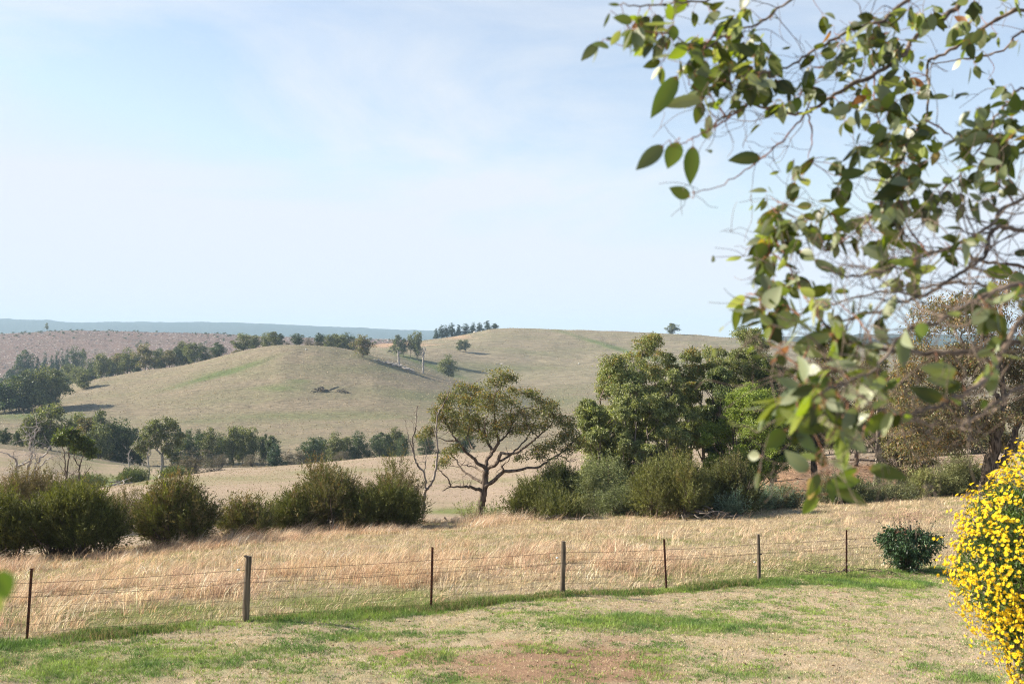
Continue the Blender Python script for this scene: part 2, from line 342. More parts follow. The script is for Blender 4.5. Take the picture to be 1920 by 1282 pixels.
blob(dirt, 1440, 905, 120, 32, 1.2, 58, 120); blob(dirt, 1640, 890, 110, 22, 1.0, 58, 120); blob(dirt, 960, 970, 110, 8, .7, 50, 80); blob(dirt, 1060, 980, 120, 6, .5, 44, 80)
blob(green, 850, 958, 60, 7, 1.1, 55, 90); blob(green, 1700, 912, 100, 8, .7, 58, 100)
# far paddocks
for a in [(450, 897, 130, 5, .5), (600, 885, 120, 6, .45), (700, 880, 50, 3, .5), (300, 905, 100, 5, .8), (930, 900, 120, 7, .3), (520, 930, 120, 8, .25)]: blob(green, *a, 90, 230, )
for a in [(120, 870, 160, 14, .45), (250, 897, 80, 8, 1.0), (200, 905, 90, 6, 1.0)]: blob(green, *a, 195, 262)
for a in [(60, 780, 90, 8, .8), (520, 728, 50, 7, .7), (560, 715, 26, 5, .8), (430, 700, 60, 6, .3), (700, 690, 80, 8, .4), (700, 740, 160, 10, .25), (300, 790, 200, 10, .25), (600, 780, 200, 8, .3), (860, 750, 100, 14, .3), (450, 830, 60, 12, .4), (640, 670, 80, 6, .3)]: blob(green, *a, 300, 640)
blob(green, 400, 705, 80, 5, 1.0, 300, 640, -.27); blob(green, 480, 680, 50, 4, .5, 300, 640, -.3)
blob(green, 800, 683, 75, 5, 1.0, 600, 800, .36)
blob(green, 1130, 645, 90, 3.5, 1.0, 700, 960, .30); blob(green, 1230, 672, 60, 5, .7, 690, 960, .2); blob(green, 1060, 745, 60, 20, .4, 300, 900)
blob(green, 950, 690, 100, 8, .3, 600, 900)
blob(straw, 700, 646, 110, 5, 1.0, 800, 970)
blob(straw, 860, 632, 50, 7, .5, 800, 970)

REG = np.full((len(YG) - 1, len(PXG) - 1), 0)
Yc = (YY[:-1, :-1] + YY[1:, 1:]) / 2; Pc = (PP[:-1, :-1] + PP[1:, 1:]) / 2
REG[Yc > fenceY(Pc)] = 1
REG[Yc > KY[3][np.clip(np.searchsorted(PXG, Pc), 0, len(PXG) - 1)] + 4] = 2
REG[Yc > 255] = 3
REG[Yc > 690] = 4
REG[(Yc > 960) ] = 5
REG[(Yc > 700) & (Pc < 640)] = 5
REG[Yc > 2200] = 6
G_ = (.10, .17, .035); D_ = (.33, .21, .14)
MATS = [
 groundmat('lawn_soil', (.40, .31, .21), (.60, .48, .35), (.17, .23, .06), (.33, .21, .135), 1.6, 7, 34, .9, .03, gbase=.1),
 groundmat('paddock_soil', (.36, .28, .19), (.48, .37, .26), (.19, .21, .07), (.34, .22, .15), 1.2, 4, 18, .9, .05),
 groundmat('pasture_near', (.33, .255, .19), (.43, .33, .245), (.19, .21, .08), (.32, .2, .125), .16, .8, 4, .9, .15, (.5, 1, 1)),
 groundmat('pasture_hill', (.21, .175, .12), (.335, .27, .19), (.15, .18, .075), (.32, .2, .125), .045, .2, .6, 1.0, 1.2, (.4, 1, 1), gbase=.19),
 groundmat('pasture_far', (.22, .185, .13), (.36, .295, .205), (.15, .18, .075), (.46, .30, .2), .03, .14, .3, 1.0, 1.2, (.35, 1, 1), gbase=.22),
 groundmat('felled_hill', (.19, .13, .11), (.27, .20, .175), (.11, .12, .08), (.3, .2, .15), .02, .06, .35, 1.0, 3, (1, 1, 1), spots=(.11, .16, (.5, .46, .43), (.07, .07, .06))),
 groundmat('forest_ridge', (.03, .05, .035), (.05, .07, .045), (.03, .06, .03), (.1, .1, .07), .004, .015, .05, 1, 10),
]
NAMES = ['lawn', 'dry_grass_paddock', 'creek_valley_ground', 'pasture_hill', 'far_pasture_hill', 'cleared_hill', 'distant_forest_ridge']
def gridobj(name, mask, mat):
    nj = len(PXG); ii, jj = np.nonzero(mask)
    q = np.stack([ii * nj + jj, ii * nj + jj + 1, (ii + 1) * nj + jj + 1, (ii + 1) * nj + jj], 1)
    used, inv = np.unique(q, return_inverse=True); g = Geo()
    V = np.stack([XX.ravel(), YY.ravel(), ZG.ravel()], 1)[used]
    C = np.stack([green.ravel(), dirt.ravel(), straw.ravel()], 1)[used]
    if mat == 4: C[:, 1] = np.maximum(C[:, 1], C[:, 2])
    g.add(V, inv.reshape(-1, 4), C, True)
    return tag(g.build(name, MATS[mat]), kind='structure')
for k, nme in enumerate(NAMES): gridobj(nme, REG == k, k)

# ------------------------------------------------------------------ grass
def blades(g, P, h, w, lean, az, cols, seg=2, r=rng):
    n = len(P); h = np.broadcast_to(h, (n,)); w = np.broadcast_to(w, (n,)); lean = np.broadcast_to(lean, (n,))
    a = r.uniform(0, math.pi, n); S = np.stack([np.cos(a), np.sin(a), np.zeros(n)], 1)
    L = np.stack([np.cos(az), np.sin(az), np.zeros(n)], 1); rows = []
    for k in range(seg + 1):
        t = k / seg; ww = w * (1 - .85 * t)
        c = P + L * (lean * h * t * t)[:, None] + np.array([0, 0, 1.0]) * (h * t * np.sqrt(np.maximum(1 - (lean * .7 * t) ** 2, .15)))[:, None]
        rows += [c - S * ww[:, None] / 2, c + S * ww[:, None] / 2]
    V = np.stack(rows, 1); m = 2 * (seg + 1)
    b = (np.arange(n) * m)[:, None]
    f = np.concatenate([b + np.array([2 * k, 2 * k + 1, 2 * k + 3, 2 * k + 2]) for k in range(seg)], 0)
    g.add(V.reshape(-1, 3), f, np.repeat(cols, m, 0))
def sample_field(n, pxa, pxb, ya, yb, r=rng):
    """area-uniform points in the fan (ya, yb functions of px or numbers)"""
    px = r.uniform(pxa, pxb, n * 3); a = ya(px) if callable(ya) else ya; b = yb(px) if callable(yb) else yb
    Y = np.sqrt(r.uniform(0, 1, n * 3) * (b * b - a * a) + a * a)
    k = r.uniform(0, 1, n * 3) < (b * b - a * a) / np.max(b * b - a * a)
    px, Y = px[k][:n], Y[k][:n]; X = (px - CX) / F * Y
    return px, X, Y, H(X, Y)
def gridval(A, px, Y):
    i = np.clip(np.searchsorted(YG, Y), 0, len(YG) - 1); j = np.clip(np.searchsorted(PXG, px), 0, len(PXG) - 1); return A[i, j]
# lawn
g = Geo()
px, X, Y, Z = sample_field(150000, -80, 2050, 12.5, lambda p: fenceY(p) + .2)
gr = gridval(green, px, Y); di = gridval(dirt, px, Y)
nz = vnoise(X, Y, .9, 10) * .3 + vnoise(X, Y, .3, 11) * .4 + vnoise(X, Y, .1, 12) * .3
gg = np.clip(gr * .7 + (nz - .5) * 2.6 + .10, 0, 1)
isg = rng.uniform(0, 1, len(px)) < np.clip((gg - .12) * 1.5, .05, .97)
keep = rng.uniform(0, 1, len(px)) > np.clip(di * .9 - gg * .5, 0, .92) 
keep &= isg | (rng.uniform(0, 1, len(px)) < .55)
P = np.stack([X, Y, Z], 1)[keep]; isg = isg[keep]; grk = gr[keep]; n = len(P)
tn = np.clip(vnoise(P[:, 0], P[:, 1], .45, 14) * 1.6 - .3, 0, 1)[:, None]; cg = pick([(.10, .20, .035), (.15, .25, .06), (.12, .18, .07)], n) * (1 - tn) + pick([(.22, .34, .05), (.28, .36, .08), (.26, .30, .12)], n) * tn
cd = pick([(.56, .44, .30), (.66, .54, .38), (.44, .33, .21), (.36, .31, .17)], n)
edge = np.exp(-((P[:, 1] - fenceY(CX + F * P[:, 0] / P[:, 1]) + .25) / .4) ** 2)
hh = (.75 + .9 * vnoise(P[:, 0], P[:, 1], .28, 15)) * np.where(isg, .022 + .028 * np.clip(grk, 0, 1) + edge * .06 * vnoise(P[:, 0], P[:, 1], .5, 21) ** 2, .022) * rng.uniform(.6, 1.5, n)
for rep in range(3):
    off = rng.normal(0, .02, (n, 3)); off[:, 2] = 0
    blades(g, P + off, hh, np.where(isg, .009, .006) * 1.2, rng.uniform(.2, 1.1, n), rng.uniform(0, 6.28, n), np.where(isg[:, None], cg, cd) * np.exp(rng.normal(0, .15, (n, 1))), seg=1)
tag(g.build('lawn_grass', M['blade']), 'short patchy lawn grass, green tufts among straw and bare soil', 'grass', kind='stuff')

# dry paddock grass
g = Geo()
crest = LAY[3][0]
px, X, Y, Z = sample_field(95000, -150, 2050, lambda p: fenceY(p) + .1, lambda p: crest(p) + 5)
gr = gridval(green, px, Y); di = gridval(dirt, px, Y); n = len(px)
isg = rng.uniform(0, 1, n) < np.clip(gr * .55 + (vnoise(X, Y, 1.2, 31) - .5) * 1.2 + .1, .03, .75)
P = np.stack([X, Y, Z], 1); k = rng.uniform(0, 1, n) > di * .8
P = P[k]; isg = isg[k]; n = len(P)
cg = pick([(.20, .24, .07), (.16, .19, .06), (.28, .27, .12)], n); cd = pick([(.52, .42, .27), (.62, .51, .35), (.42, .31, .2), (.38, .32, .18), (.26, .2, .13)], n)
for rep in range(4):
    off = rng.normal(0, .06, (n, 3)); off[:, 2] = 0
    blades(g, P + off, rng.uniform(.03, .13, n), .013, rng.uniform(.3, 1.3, n), rng.normal(.1, 1.1, n), np.where(isg[:, None], cg, cd) * np.exp(rng.normal(0, .2, (n, 1))), seg=1)
tag(g.build('paddock_grass', M['blade']), 'short dry tussock grass covering the fenced paddock', 'grass', kind='stuff')
g = Geo()
px, X, Y, Z = sample_field(26000, -150, 1900, lambda p: fenceY(p) + .3, lambda p: crest(p) + 3.5)
yf = fenceY(px); yc = crest(px); t = (Y - yf) / (yc - yf)
den = np.zeros(len(px)); ROWp = CY - F * Z / Y
dens = [(150, 1110, 170, 34, 1.0), (420, 1090, 120, 30, .9), (600, 1075, 160, 28, .8), (760, 1085, 90, 32, .8), (950, 1060, 130, 30, 1.0), (1130, 1050, 100, 28, .9), (1280, 1060, 70, 22, .8), (1240, 1010, 140, 14, .3), (400, 1165, 70, 14, .9), (880, 1125, 90, 8, .9), (60, 1080, 120, 20, .5), (1230, 1095, 50, 8, .5), (1420, 1055, 60, 10, .3), (60, 1170, 100, 20, .5), (640, 1145, 60, 8, .5)]
for a, b, rx, ry, am in dens: den += am * np.exp(-((px - a) / rx) ** 2 - ((ROWp - b) / ry) ** 2)
den += np.clip((t - .78) / .1, 0, 1) * np.clip((1080 - px) / 250, 0, 1) * 1.1
den *= .62; den += .03
den *= np.clip((vnoise(X, Y, 1.3, 41) * .6 + vnoise(X, Y, .5, 42) * .4 - .3) * 3.2, .04, 1.2)
k = rng.uniform(0, 1, len(px)) < np.clip(den, 0, 1)
P = np.stack([X, Y, Z], 1)[k]; tt = t[k]; n = len(P); hgt = .15 + .40 * vnoise(P[:, 0], P[:, 1], 1.7, 43) ** 1.3
hgt = np.where(tt > .8, hgt * 1.15, hgt) * np.where(tt < .08, .7, 1)
az0 = rng.normal(.15, .6, n) + 3.2 * (vnoise(P[:, 0], P[:, 1], 1.6, 47) - .5); ln0 = np.abs(rng.normal(.75, .35, n))
cb = pick([(.50, .36, .24), (.58, .43, .29), (.66, .53, .38), (.40, .27, .18), (.5, .33, .23)], n)
for rep in range(13):
    off = rng.normal(0, .12, (n, 3)); off[:, 2] = -.01
    blades(g, P + off, hgt * rng.uniform(.5, 1.5, n), .0135, ln0 + np.abs(rng.normal(0, .3, n)), az0 + rng.normal(0, .55, n), cb * np.exp(rng.normal(0, .34, (n, 1))), seg=3)
tag(g.build('long_dry_grass', M['blade']), 'long pinkish straw grass in tussocks behind the wire fence', 'grass', kind='stuff')
# green tufts hugging the fence line
g = Geo()
px = rng.uniform(-80, 1700, 9000); Y = fenceY(px) + rng.normal(-.12, .2, 9000); X = (px - CX) / F * Y
q = vnoise(X, Y, .9, 51); q = q * .6 + .4 * vnoise(X, Y, 3.1, 52); q = q - .14 * np.clip((px - 1250) / 200, 0, 1); k = q > rng.uniform(.35, .8, 9000); px, X, Y, q = px[k], X[k], Y[k], q[k]; P = np.stack([X, Y, H(X, Y)], 1); n = len(P)
c = pick([(.05, .11, .02), (.08, .16, .03), (.16, .26, .055), (.26, .24, .09), (.34, .26, .15)], n)
for rep in range(8):
    off = rng.normal(0, .05, (n, 3)); off[:, 2] = 0
    blades(g, P + off, (.03 + .19 * q ** 2) * rng.uniform(.5, 1.2, n), .011, np.abs(rng.normal(.4, .3, n)), rng.uniform(0, 6.28, n), c * np.exp(rng.normal(0, .2, (n, 1))), seg=2)
tag(g.build('fence_line_grass', M['blade']), 'rank dark green grass growing along the foot of the wire fence', 'grass', kind='stuff')
# sparse tufts over the pastures beyond
g = Geo()
px, X, Y, Z = sample_field(30000, -80, 1500, lambda q: crest(q) + 6, 205)
n = len(px); P = np.stack([X, Y, Z], 1); c = pick([(.38, .30, .21), (.43, .34, .25), (.34, .27, .18), (.26, .25, .13), (.3, .23, .16)], n, var=.12); hh = rng.uniform(.03, .09, n) * (1 + Y / 200)
for rep in range(2): blades(g, P + rng.normal(0, .06, (n, 3)) * [1, 1, 0], hh, .015 + Y * .0004, rng.uniform(.2, 1.1, n), rng.uniform(0, 6.28, n), c * np.exp(rng.normal(0, .15, (n, 1))), seg=1)
px, X, Y, Z = sample_field(36000, -80, 1500, 262, 960)
n = len(px); P = np.stack([X, Y, Z], 1); c = pick([(.36, .29, .2), (.44, .36, .26), (.29, .245, .16), (.27, .25, .14), (.3, .24, .17)], n, var=.12)
blades(g, P, rng.uniform(.12, .32, n) * (1 + Y / 900), rng.uniform(.3, .9, n), rng.uniform(.2, 1.0, n), rng.uniform(0, 6.28, n), c, seg=1)
tag(g.build('pasture_grass', M['blade']), 'sparse short tufts over the grazed pasture hills', 'grass', kind='stuff')
# litter: dead leaves and clods on the lawn and on the earth bank
g = Geo()
px, X, Y, Z = sample_field(2600, -60, 1980, 12.8, lambda q: fenceY(q) - .3); n = len(px)
a = rng.uniform(0, 6.28, n); leaves(g, np.stack([X, Y, Z + .012], 1), np.stack([np.cos(a), np.sin(a), rng.normal(0, .25, n)], 1), rng.uniform(.03, .08, n), rng.uniform(.012, .035, n), pick([(.16, .10, .06), (.3, .2, .12), (.5, .42, .32), (.09, .06, .04)], n), nb=np.tile([0, 0, 1.0], (n, 1)))
px, X, Y, Z = sample_field(9000, 1360, 1860, 58, 104); n = len(px)
a = rng.uniform(0, 6.28, n); leaves(g, np.stack([X, Y, Z + .03], 1), np.stack([np.cos(a), np.sin(a), rng.normal(0, .25, n)], 1), rng.uniform(.1, .45, n), rng.uniform(.03, .1, n), pick([(.16, .10, .06), (.26, .17, .10), (.4, .3, .2), (.09, .06, .04)], n), nb=np.tile([0, 0, 1.0], (n, 1)))
tag(g.build('leaf_litter', M['blade']), 'dead leaves and bark scattered over the lawn and the earth bank', 'litter', kind='stuff')
# ------------------------------------------------------------------ tree builders
OLIVE = [(.11, .125, .045), (.15, .16, .06), (.075, .095, .035), (.19, .19, .08)]
DARKG = [(.045, .07, .032), (.06, .085, .036), (.085, .105, .045)]
GREY = [(.13, .15, .085), (.17, .18, .11), (.09, .11, .06)]
BROWNC = [(.17, .13, .06), (.12, .11, .05), (.22, .16, .08)]
GOLD = [(.28, .20, .05), (.32, .19, .06), (.2, .18, .05)]

def blobleaves(g, C, R, n, L, W, cols, r, sprays=14, srad=.22, droop=.5, up=.35, flat=.75, tips=None):
    """leaves of one crown clump: sprays on an ellipsoid shell, leaves round each spray"""
    d = nrm(r.normal(0, 1, (sprays, 3)) + np.array([0, 0, up])); rad = r.uniform(.45, 1.05, (sprays, 1)) ** .7
    S = C + d * rad * np.array([R, R, R * flat]); k = r.integers(0, sprays, n)
    P = S[k] + r.normal(0, 1, (n, 3)) * srad * R * np.array([1, 1, .7])
    D = nrm(r.normal(0, 1, (n, 3)) + np.array([0, 0, -droop]) + .5 * d[k])
    tint = np.exp(r.normal(0, .16, (sprays, 1)))[k]
    c = pick(cols, n, r) * tint
    if tips is not None:
        m = (d[k][:, 2] > .25) & (r.uniform(0, 1, n) < .38); c[m] = pick(tips, int(m.sum()), r)
    leaves(g, P, D, L * r.uniform(.7, 1.3, n), W * r.uniform(.7, 1.3, n), c, r)
    return S

def tree_geo(r, Hh, W, low=.3, stems=1, ncl=18, clr=.2, nleaf=3000, L=.3, Wd=.14, shape='round', cols=OLIVE, tips=None, droop=.5, sprays=12, flat=.75, trunk_r=None, lean=0.0, sidesk=5, depth=1.0):
    tg, cg = Geo(), Geo(); tr = trunk_r or Hh * .018
    # clump centres
    cs = []; tries = 0; rmin = clr * W * .95
    lob = r.uniform(0, 6.28)
    while len(cs) < ncl and tries < 4000:
        tries += 1; s = r.uniform(0, 1)
        prof = {'round': math.sin(math.pi * min(1, .12 + s * .86)) ** .6, 'cone': (1 - s) ** .75 * .95 + .06, 'umbrella': .35 + .75 * s if s < .75 else .95 * math.sqrt(max(0, 1 - ((s - .75) / .27) ** 2)) + .05,
                'column': .55 + .45 * math.sin(math.pi * s), 'dome': math.sqrt(max(.02, 1 - s * s))}[shape]
        a = r.uniform(0, 2 * math.pi); q = r.uniform(0, 1) ** .45
        rr = max(0, W / 2 * prof * (.82 + .3 * math.sin(a * 2 + s * 7 + lob)) - clr * W * .5) * q; z = Hh * (low + (1 - low) * s) - clr * W * .5 * s
        c = np.array([rr * math.cos(a) + lean * z, rr * math.sin(a) * depth, z])
        if all(np.linalg.norm((c - o) * [1, 1, 1.2]) > rmin * (.8 if tries < 2000 else .55) for o in cs): cs.append(c)
    tops = []
    for k in range(stems):
        a = r.uniform(0, 6.28); sp = 0 if stems == 1 else W * .16
        p0 = np.array([math.cos(a) * tr * (stems > 1) * 1.5, math.sin(a) * tr * (stems > 1) * 1.5, -.3])
        tp = np.array([math.cos(a) * sp + lean * Hh * .7, math.sin(a) * sp, Hh * (.72 if shape != 'cone' else .95)])
        mid = p0 * .4 + tp * .45 + r.normal(0, W * .03, 3); P, R = smooth_path([p0, p0 * .7 + mid * .3 + [0, 0, .1], mid, tp], [tr * 1.35, tr, tr * .75, tr * .25], 5)
        tube(tg, P, R, max(5, sidesk), None, .08); tops.append((P, R))
    per = max(4, nleaf // len(cs)); 
    for c in cs:
        P, R = tops[r.integers(0, len(tops))]; zt = max(.12 * Hh, c[2] - np.linalg.norm(c[:2]) * .8 - .05 * Hh); i = int(np.argmin(np.abs(P[:, 2] - zt)))
        a = P[i]; mid = (a + c) / 2 + np.array([0, 0, -.06 * np.linalg.norm(c - a)]) + r.normal(0, .03 * W, 3)
        b, br = smooth_path([a, mid, c], [R[i] * .6, R[i] * .35, tr * .1], 4); tube(tg, b, br, 4)
        rad = clr * W * r.uniform(.6, 1.35)
        tc_ = np.exp(r.normal(0, .12)) 
        S = blobleaves(cg, c, rad, per, L, Wd, np.array(cols) * tc_, r, sprays, droop=droop, flat=flat, tips=tips if (tips is not None and c[2] > Hh * .62) else None)
        for s_ in S[:max(2, sprays // 4)]: tube(tg, [c * .7 + a * .3, (c + s_) / 2, s_], [tr * .1, tr * .07, tr * .03], 3)
    return tg, cg

def put_tree(name, label, px, Y, wpx, hpx=None, top=None, base=None, group=None, cat='tree', seed=0, sink=0.1, bark='bark', leafm='leaf', crown='crown', **kw):
    r = np.random.default_rng(seed * 31 + int(px) * 7 + int(Y)); b = at(px, Y, sink)
    bpy_ = CY - F * b[2] / Y; Hh = (bpy_ - top) / F * Y if top is not None else hpx / F * Y
    tg, cg = tree_geo(r, Hh, wpx / F * Y, **kw)
    t = thing(name, b, label, cat, group); tg.build('trunk', M[bark], t); cg.build(crown, M[leafm], t); return t

# far trees: a few grown kinds, each placed as its own thing with its own trunk and crown
KINDS = {}
def kind(k, n, **kw):
    KINDS[k] = []
    for i in range(n):
        r = np.random.default_rng(100 + i + 17 * len(KINDS)); tg, cg = tree_geo(r, 10, 8, **kw)
        a = tg.build('trunk', M['bark_far']); c = cg.build('crown', M['leaf']); KINDS[k].append([a.data, c.data]); bpy.data.objects.remove(a); bpy.data.objects.remove(c)
kind('gum', 6, low=.12, ncl=22, clr=.19, nleaf=5200, L=.46, Wd=.24, cols=OLIVE, tips=None, sprays=14)
kind('dark', 5, low=.1, ncl=22, clr=.2, nleaf=5200, L=.46, Wd=.24, cols=DARKG, sprays=14, shape='round')
kind('pine', 4, low=.06, ncl=34, clr=.15, nleaf=5000, L=.45, Wd=.16, cols=[(.025, .05, .03), (.04, .07, .035)], sprays=10, shape='cone')
kind('grey', 4, low=.2, ncl=20, clr=.19, nleaf=4400, L=.46, Wd=.24, cols=GREY + OLIVE[:1], sprays=12)
kind('bronze', 3, low=.2, ncl=22, clr=.19, nleaf=5000, L=.46, Wd=.24, cols=OLIVE[:2] + BROWNC, sprays=14)
kind('scrub', 4, low=0.0, ncl=18, clr=.22, nleaf=4200, L=.5, Wd=.1, cols=[(.12, .095, .07), (.16, .125, .095), (.11, .10, .065)], sprays=12, shape='dome', droop=-.6, stems=3)
kind('thin', 3, low=.3, ncl=13, clr=.18, nleaf=2600, L=.46, Wd=.22, cols=GREY + OLIVE, sprays=9)
NM = {'gum': 'eucalyptus_tree', 'dark': 'broadleaf_tree', 'pine': 'pine_tree', 'grey': 'eucalyptus_tree', 'bronze': 'eucalyptus_tree', 'scrub': 'scrub_bush', 'thin': 'eucalyptus_tree'}
AD = {'gum': 'olive green', 'dark': 'dark green', 'pine': 'dark conical', 'grey': 'grey-green', 'bronze': 'bronze-tinged', 'scrub': 'brown leafless', 'thin': 'sparse pale'}
ORD = ['first', 'second', 'third', 'fourth', 'fifth', 'sixth', 'seventh', 'eighth', 'ninth', 'tenth', 'eleventh', 'twelfth', 'thirteenth', 'fourteenth', 'fifteenth', 'sixteenth', 'seventeenth', 'eighteenth', 'nineteenth', 'twentieth',
       'twenty-first', 'twenty-second', 'twenty-third', 'twenty-fourth', 'twenty-fifth', 'twenty-sixth', 'twenty-seventh', 'twenty-eighth', 'twenty-ninth', 'thirtieth', 'thirty-first', 'thirty-second', 'thirty-third', 'thirty-fourth', 'thirty-fifth', 'thirty-sixth']
cnt = {}
def fartree(k, px, top, base, w, Y, label, group=None, wid=None):
    """base row and top row in the photo give its height at distance Y; foot always on the ground"""
    i = cnt.get(k, 0); cnt[k] = i + 1; md = KINDS[k][i % len(KINDS[k])]; b = at(px, Y, .15)
    row = CY - F * (b[2]) / Y; hpx = max(row - top, 8) if base is None else base - top
    if base is not None and row - top > hpx: hpx = row - top
    s = hpx / F * Y / 10.0; sx = w * ((1.36 if 250 < Y < 320 else 1.22) if group else 1.1) / F * Y / 8.0
    t = thing(NM[k], b, label, 'bush' if k == 'scrub' else 'tree', group)
    t.scale = (sx, sx, s); t.rotation_euler = (0, 0, (i * 2.4) % 6.28)
    for nme, d in zip(('trunk', 'crown'), md):
        o = bpy.data.objects.new(nme, d); col.objects.link(o); o.parent = t
    return t
def row(items, Y, where, group, yj=0):
    items = sorted(items, key=lambda a: a[1]); ks = {}
    for i, it in enumerate(items):
        k, px, top, base, w = it[:5]; yy = it[5] if len(it) > 5 else (Y(px) if callable(Y) else Y) + ((i * 37) % 11 - 5) * yj / 5
        noun = 'bush' if k == 'scrub' else ('pine' if k == 'pine' else 'tree')
        fartree(k, px, top, base, w, yy, '%s %s, %s from the left %s' % (AD[k], noun, ORD[i], where), group)

# clump at the left edge of the hill, long shadow to its right
row([('dark', 8, 725, 768, 34), ('dark', 36, 696, 768, 56), ('gum', 22, 706, 768, 44), ('gum', 62, 692, 768, 50), ('dark', 54, 700, 770, 52), ('gum', 84, 688, 767, 46), ('gum', 103, 689, 766, 48), ('dark', -14, 705, 770, 50), ('dark', 45, 730, 771, 30)], 478, 'in the tall clump with the long shadow', 'tall trees clumped at the foot of the hill', 8)
fartree('gum', 157, 694, 726, 36, 560, 'small round tree standing alone above the tall clump on the hill flank')
# belt behind the hill shoulder
row([('dark', 5, 716, 0, 40, 700), ('dark', 30, 705, 0, 44, 700), ('gum', 126, 680, 735, 34, 690), ('gum', 148, 688, 726, 28), ('dark', 140, 700, 0, 40, 650), ('dark', 172, 675, 722, 30), ('gum', 190, 668, 716, 34), ('dark', 206, 672, 712, 26), ('bronze', 222, 660, 706, 34), ('gum', 240, 656, 704, 32), ('dark', 256, 662, 702, 24),
     ('bronze', 272, 651, 700, 36), ('gum', 290, 657, 696, 26), ('dark', 301, 651, 692, 26), ('bronze', 318, 655, 690, 30), ('dark', 331, 650, 688, 24), ('gum', 343, 641, 686, 34), ('gum', 360, 642, 684, 28), ('dark', 378, 645, 680, 28), ('scrub', 390, 656, 678, 26), ('dark', 408, 640, 672, 32), ('bronze', 448, 656, 664, 30), ('gum', 456, 623, 659, 36), ('gum', 478, 629, 656, 26),
     ('gum', 499, 624, 652, 24), ('gum', 515, 620, 650, 26), ('dark', 525, 624, 648, 16), ('scrub', 540, 640, 647, 20), ('dark', 557, 623, 646, 24)], lambda p: 640, 'in the belt along the hill shoulder', 'tree belt along the shoulder of the hill', 22)
row([('scrub', 578, 634, 648, 24), ('dark', 600, 624, 650, 24), ('gum', 617, 628, 652, 22), ('scrub', 630, 640, 656, 30), ('gum', 629, 624, 652, 24), ('gum', 640, 626, 655, 22), ('dark', 652, 625, 657, 28), ('scrub', 660, 642, 660, 24), ('scrub', 595, 640, 652, 24)], 650, 'in the short belt behind the hilltop', 'trees behind the crest of the near hill', 14)
fartree('bronze', 680, 629, 668, 40, 575, 'lone bronze-topped tree with spreading crown on the crest of the near hill')
row([('grey', 745, 628, 656, 24), ('grey', 757, 634, 656, 16), ('thin', 770, 624, 655, 17), ('gum', 782, 621, 654, 24)], 745, 'in the group beyond the dead trees', 'small group on the saddle')
row([('pine', 818, 617, 637, 12), ('pine', 829, 612, 637, 20), ('pine', 837, 613, 636, 16), ('pine', 847, 608, 636, 20), ('pine', 860, 613, 635, 18), ('pine', 873, 610, 632, 20), ('pine', 887, 607, 628, 18), ('pine', 899, 605, 624, 18), ('pine', 914, 603, 622, 20), ('dark', 928, 606, 619, 14)], 975, 'in the skyline pine row', 'pines in a row on the hill crest')
fartree('grey', 863, 637, 656, 18, 800, 'left of the twin small pale trees under the pine row')
fartree('grey', 873, 636, 657, 16, 803, 'right of the twin small pale trees under the pine row')
fartree('gum', 840, 666, 707, 36, 640, 'round dark tree alone in the gully right of the white dead tree')
fartree('gum', 1260, 607, 629, 26, 940, 'lone spreading tree standing on the skyline of the far hill')
fartree('gum', 1390, 616, 640, 30, 945, 'tree on the skyline half hidden behind the tall eucalyptus tops')
# conifers low on the cleared hill
row([('dark', 45, 651, 680, 30), ('pine', 70, 668, 690, 18), ('pine', 84, 662, 690, 18), ('pine', 97, 664, 692, 16), ('pine', 108, 658, 690, 16), ('pine', 118, 660, 690, 16), ('pine', 126, 654, 690, 16), ('dark', 141, 651, 690, 24), ('thin', 156, 653, 684, 14), ('pine', 60, 676, 700, 20), ('pine', 40, 684, 706, 20), ('dark', 20, 690, 712, 28), ('pine', 78, 682, 704, 20), ('pine', 100, 680, 704, 22), ('dark', 62, 690, 716, 24), ('pine', 24, 700, 716, 20)], 860, 'in the bluish wood below the cleared hill', 'bluish wood at the foot of the cleared hill', 25)
fartree('thin', 88, 611, 628, 9, 1400, 'tiny lone pale tree on the skyline of the cleared hill')

# valley floor trees
row([('dark', 8, 807, 845, 24, 275), ('dark', 34, 805, 845, 22, 285), ('gum', 58, 800, 862, 36, 268), ('gum', 95, 765, 858, 60, 270), ('dark', 80, 790, 858, 44, 275), ('gum', 147, 772, 860, 32, 292), ('dark', 137, 785, 860, 22, 290), ('bronze', 165, 776, 862, 44, 284), ('grey', 190, 770, 864, 40, 284), ('gum', 185, 800, 868, 40, 276), ('gum', 207, 790, 868, 46), ('dark', 228, 788, 868, 46), ('dark', 246, 800, 868, 44), ('dark', 262, 812, 868, 24),
     ('pine', 335, 798, 868, 26), ('dark', 352, 799, 868, 24), ('dark', 376, 805, 868, 26), ('gum', 396, 804, 868, 36), ('dark', 416, 814, 868, 24), ('gum', 437, 795, 868, 28), ('gum', 455, 797, 869, 32), ('gum', 472, 801, 868, 26), ('dark', 495, 811, 869, 24), ('dark', 512, 814, 869, 30), ('pine', 516, 830, 872, 36, 270), ('scrub', 540, 846, 872, 30, 285), ('scrub', 470, 850, 874, 40, 268), ('scrub', 415, 852, 874, 40, 268)],
    294, 'in the valley row under the hill', 'trees along the left part of the valley floor', 8)
row([('dark', 585, 815, 864, 42), ('dark', 604, 820, 864, 30), ('gum', 628, 812, 862, 34), ('gum', 650, 817, 862, 34), ('dark', 672, 811, 860, 34), ('scrub', 565, 844, 866, 34), ('scrub', 690, 840, 862, 30), ('dark', 712, 808, 857, 36), ('dark', 728, 812, 856, 30), ('gum', 742, 803, 854, 32), ('dark', 757, 812, 852, 24), ('scrub', 640, 846, 866, 40, 276), ('dark', 800, 812, 852, 30), ('dark', 872, 792, 850, 30)], 292, 'in the right-hand valley row', 'trees along the right part of the valley floor', 8)
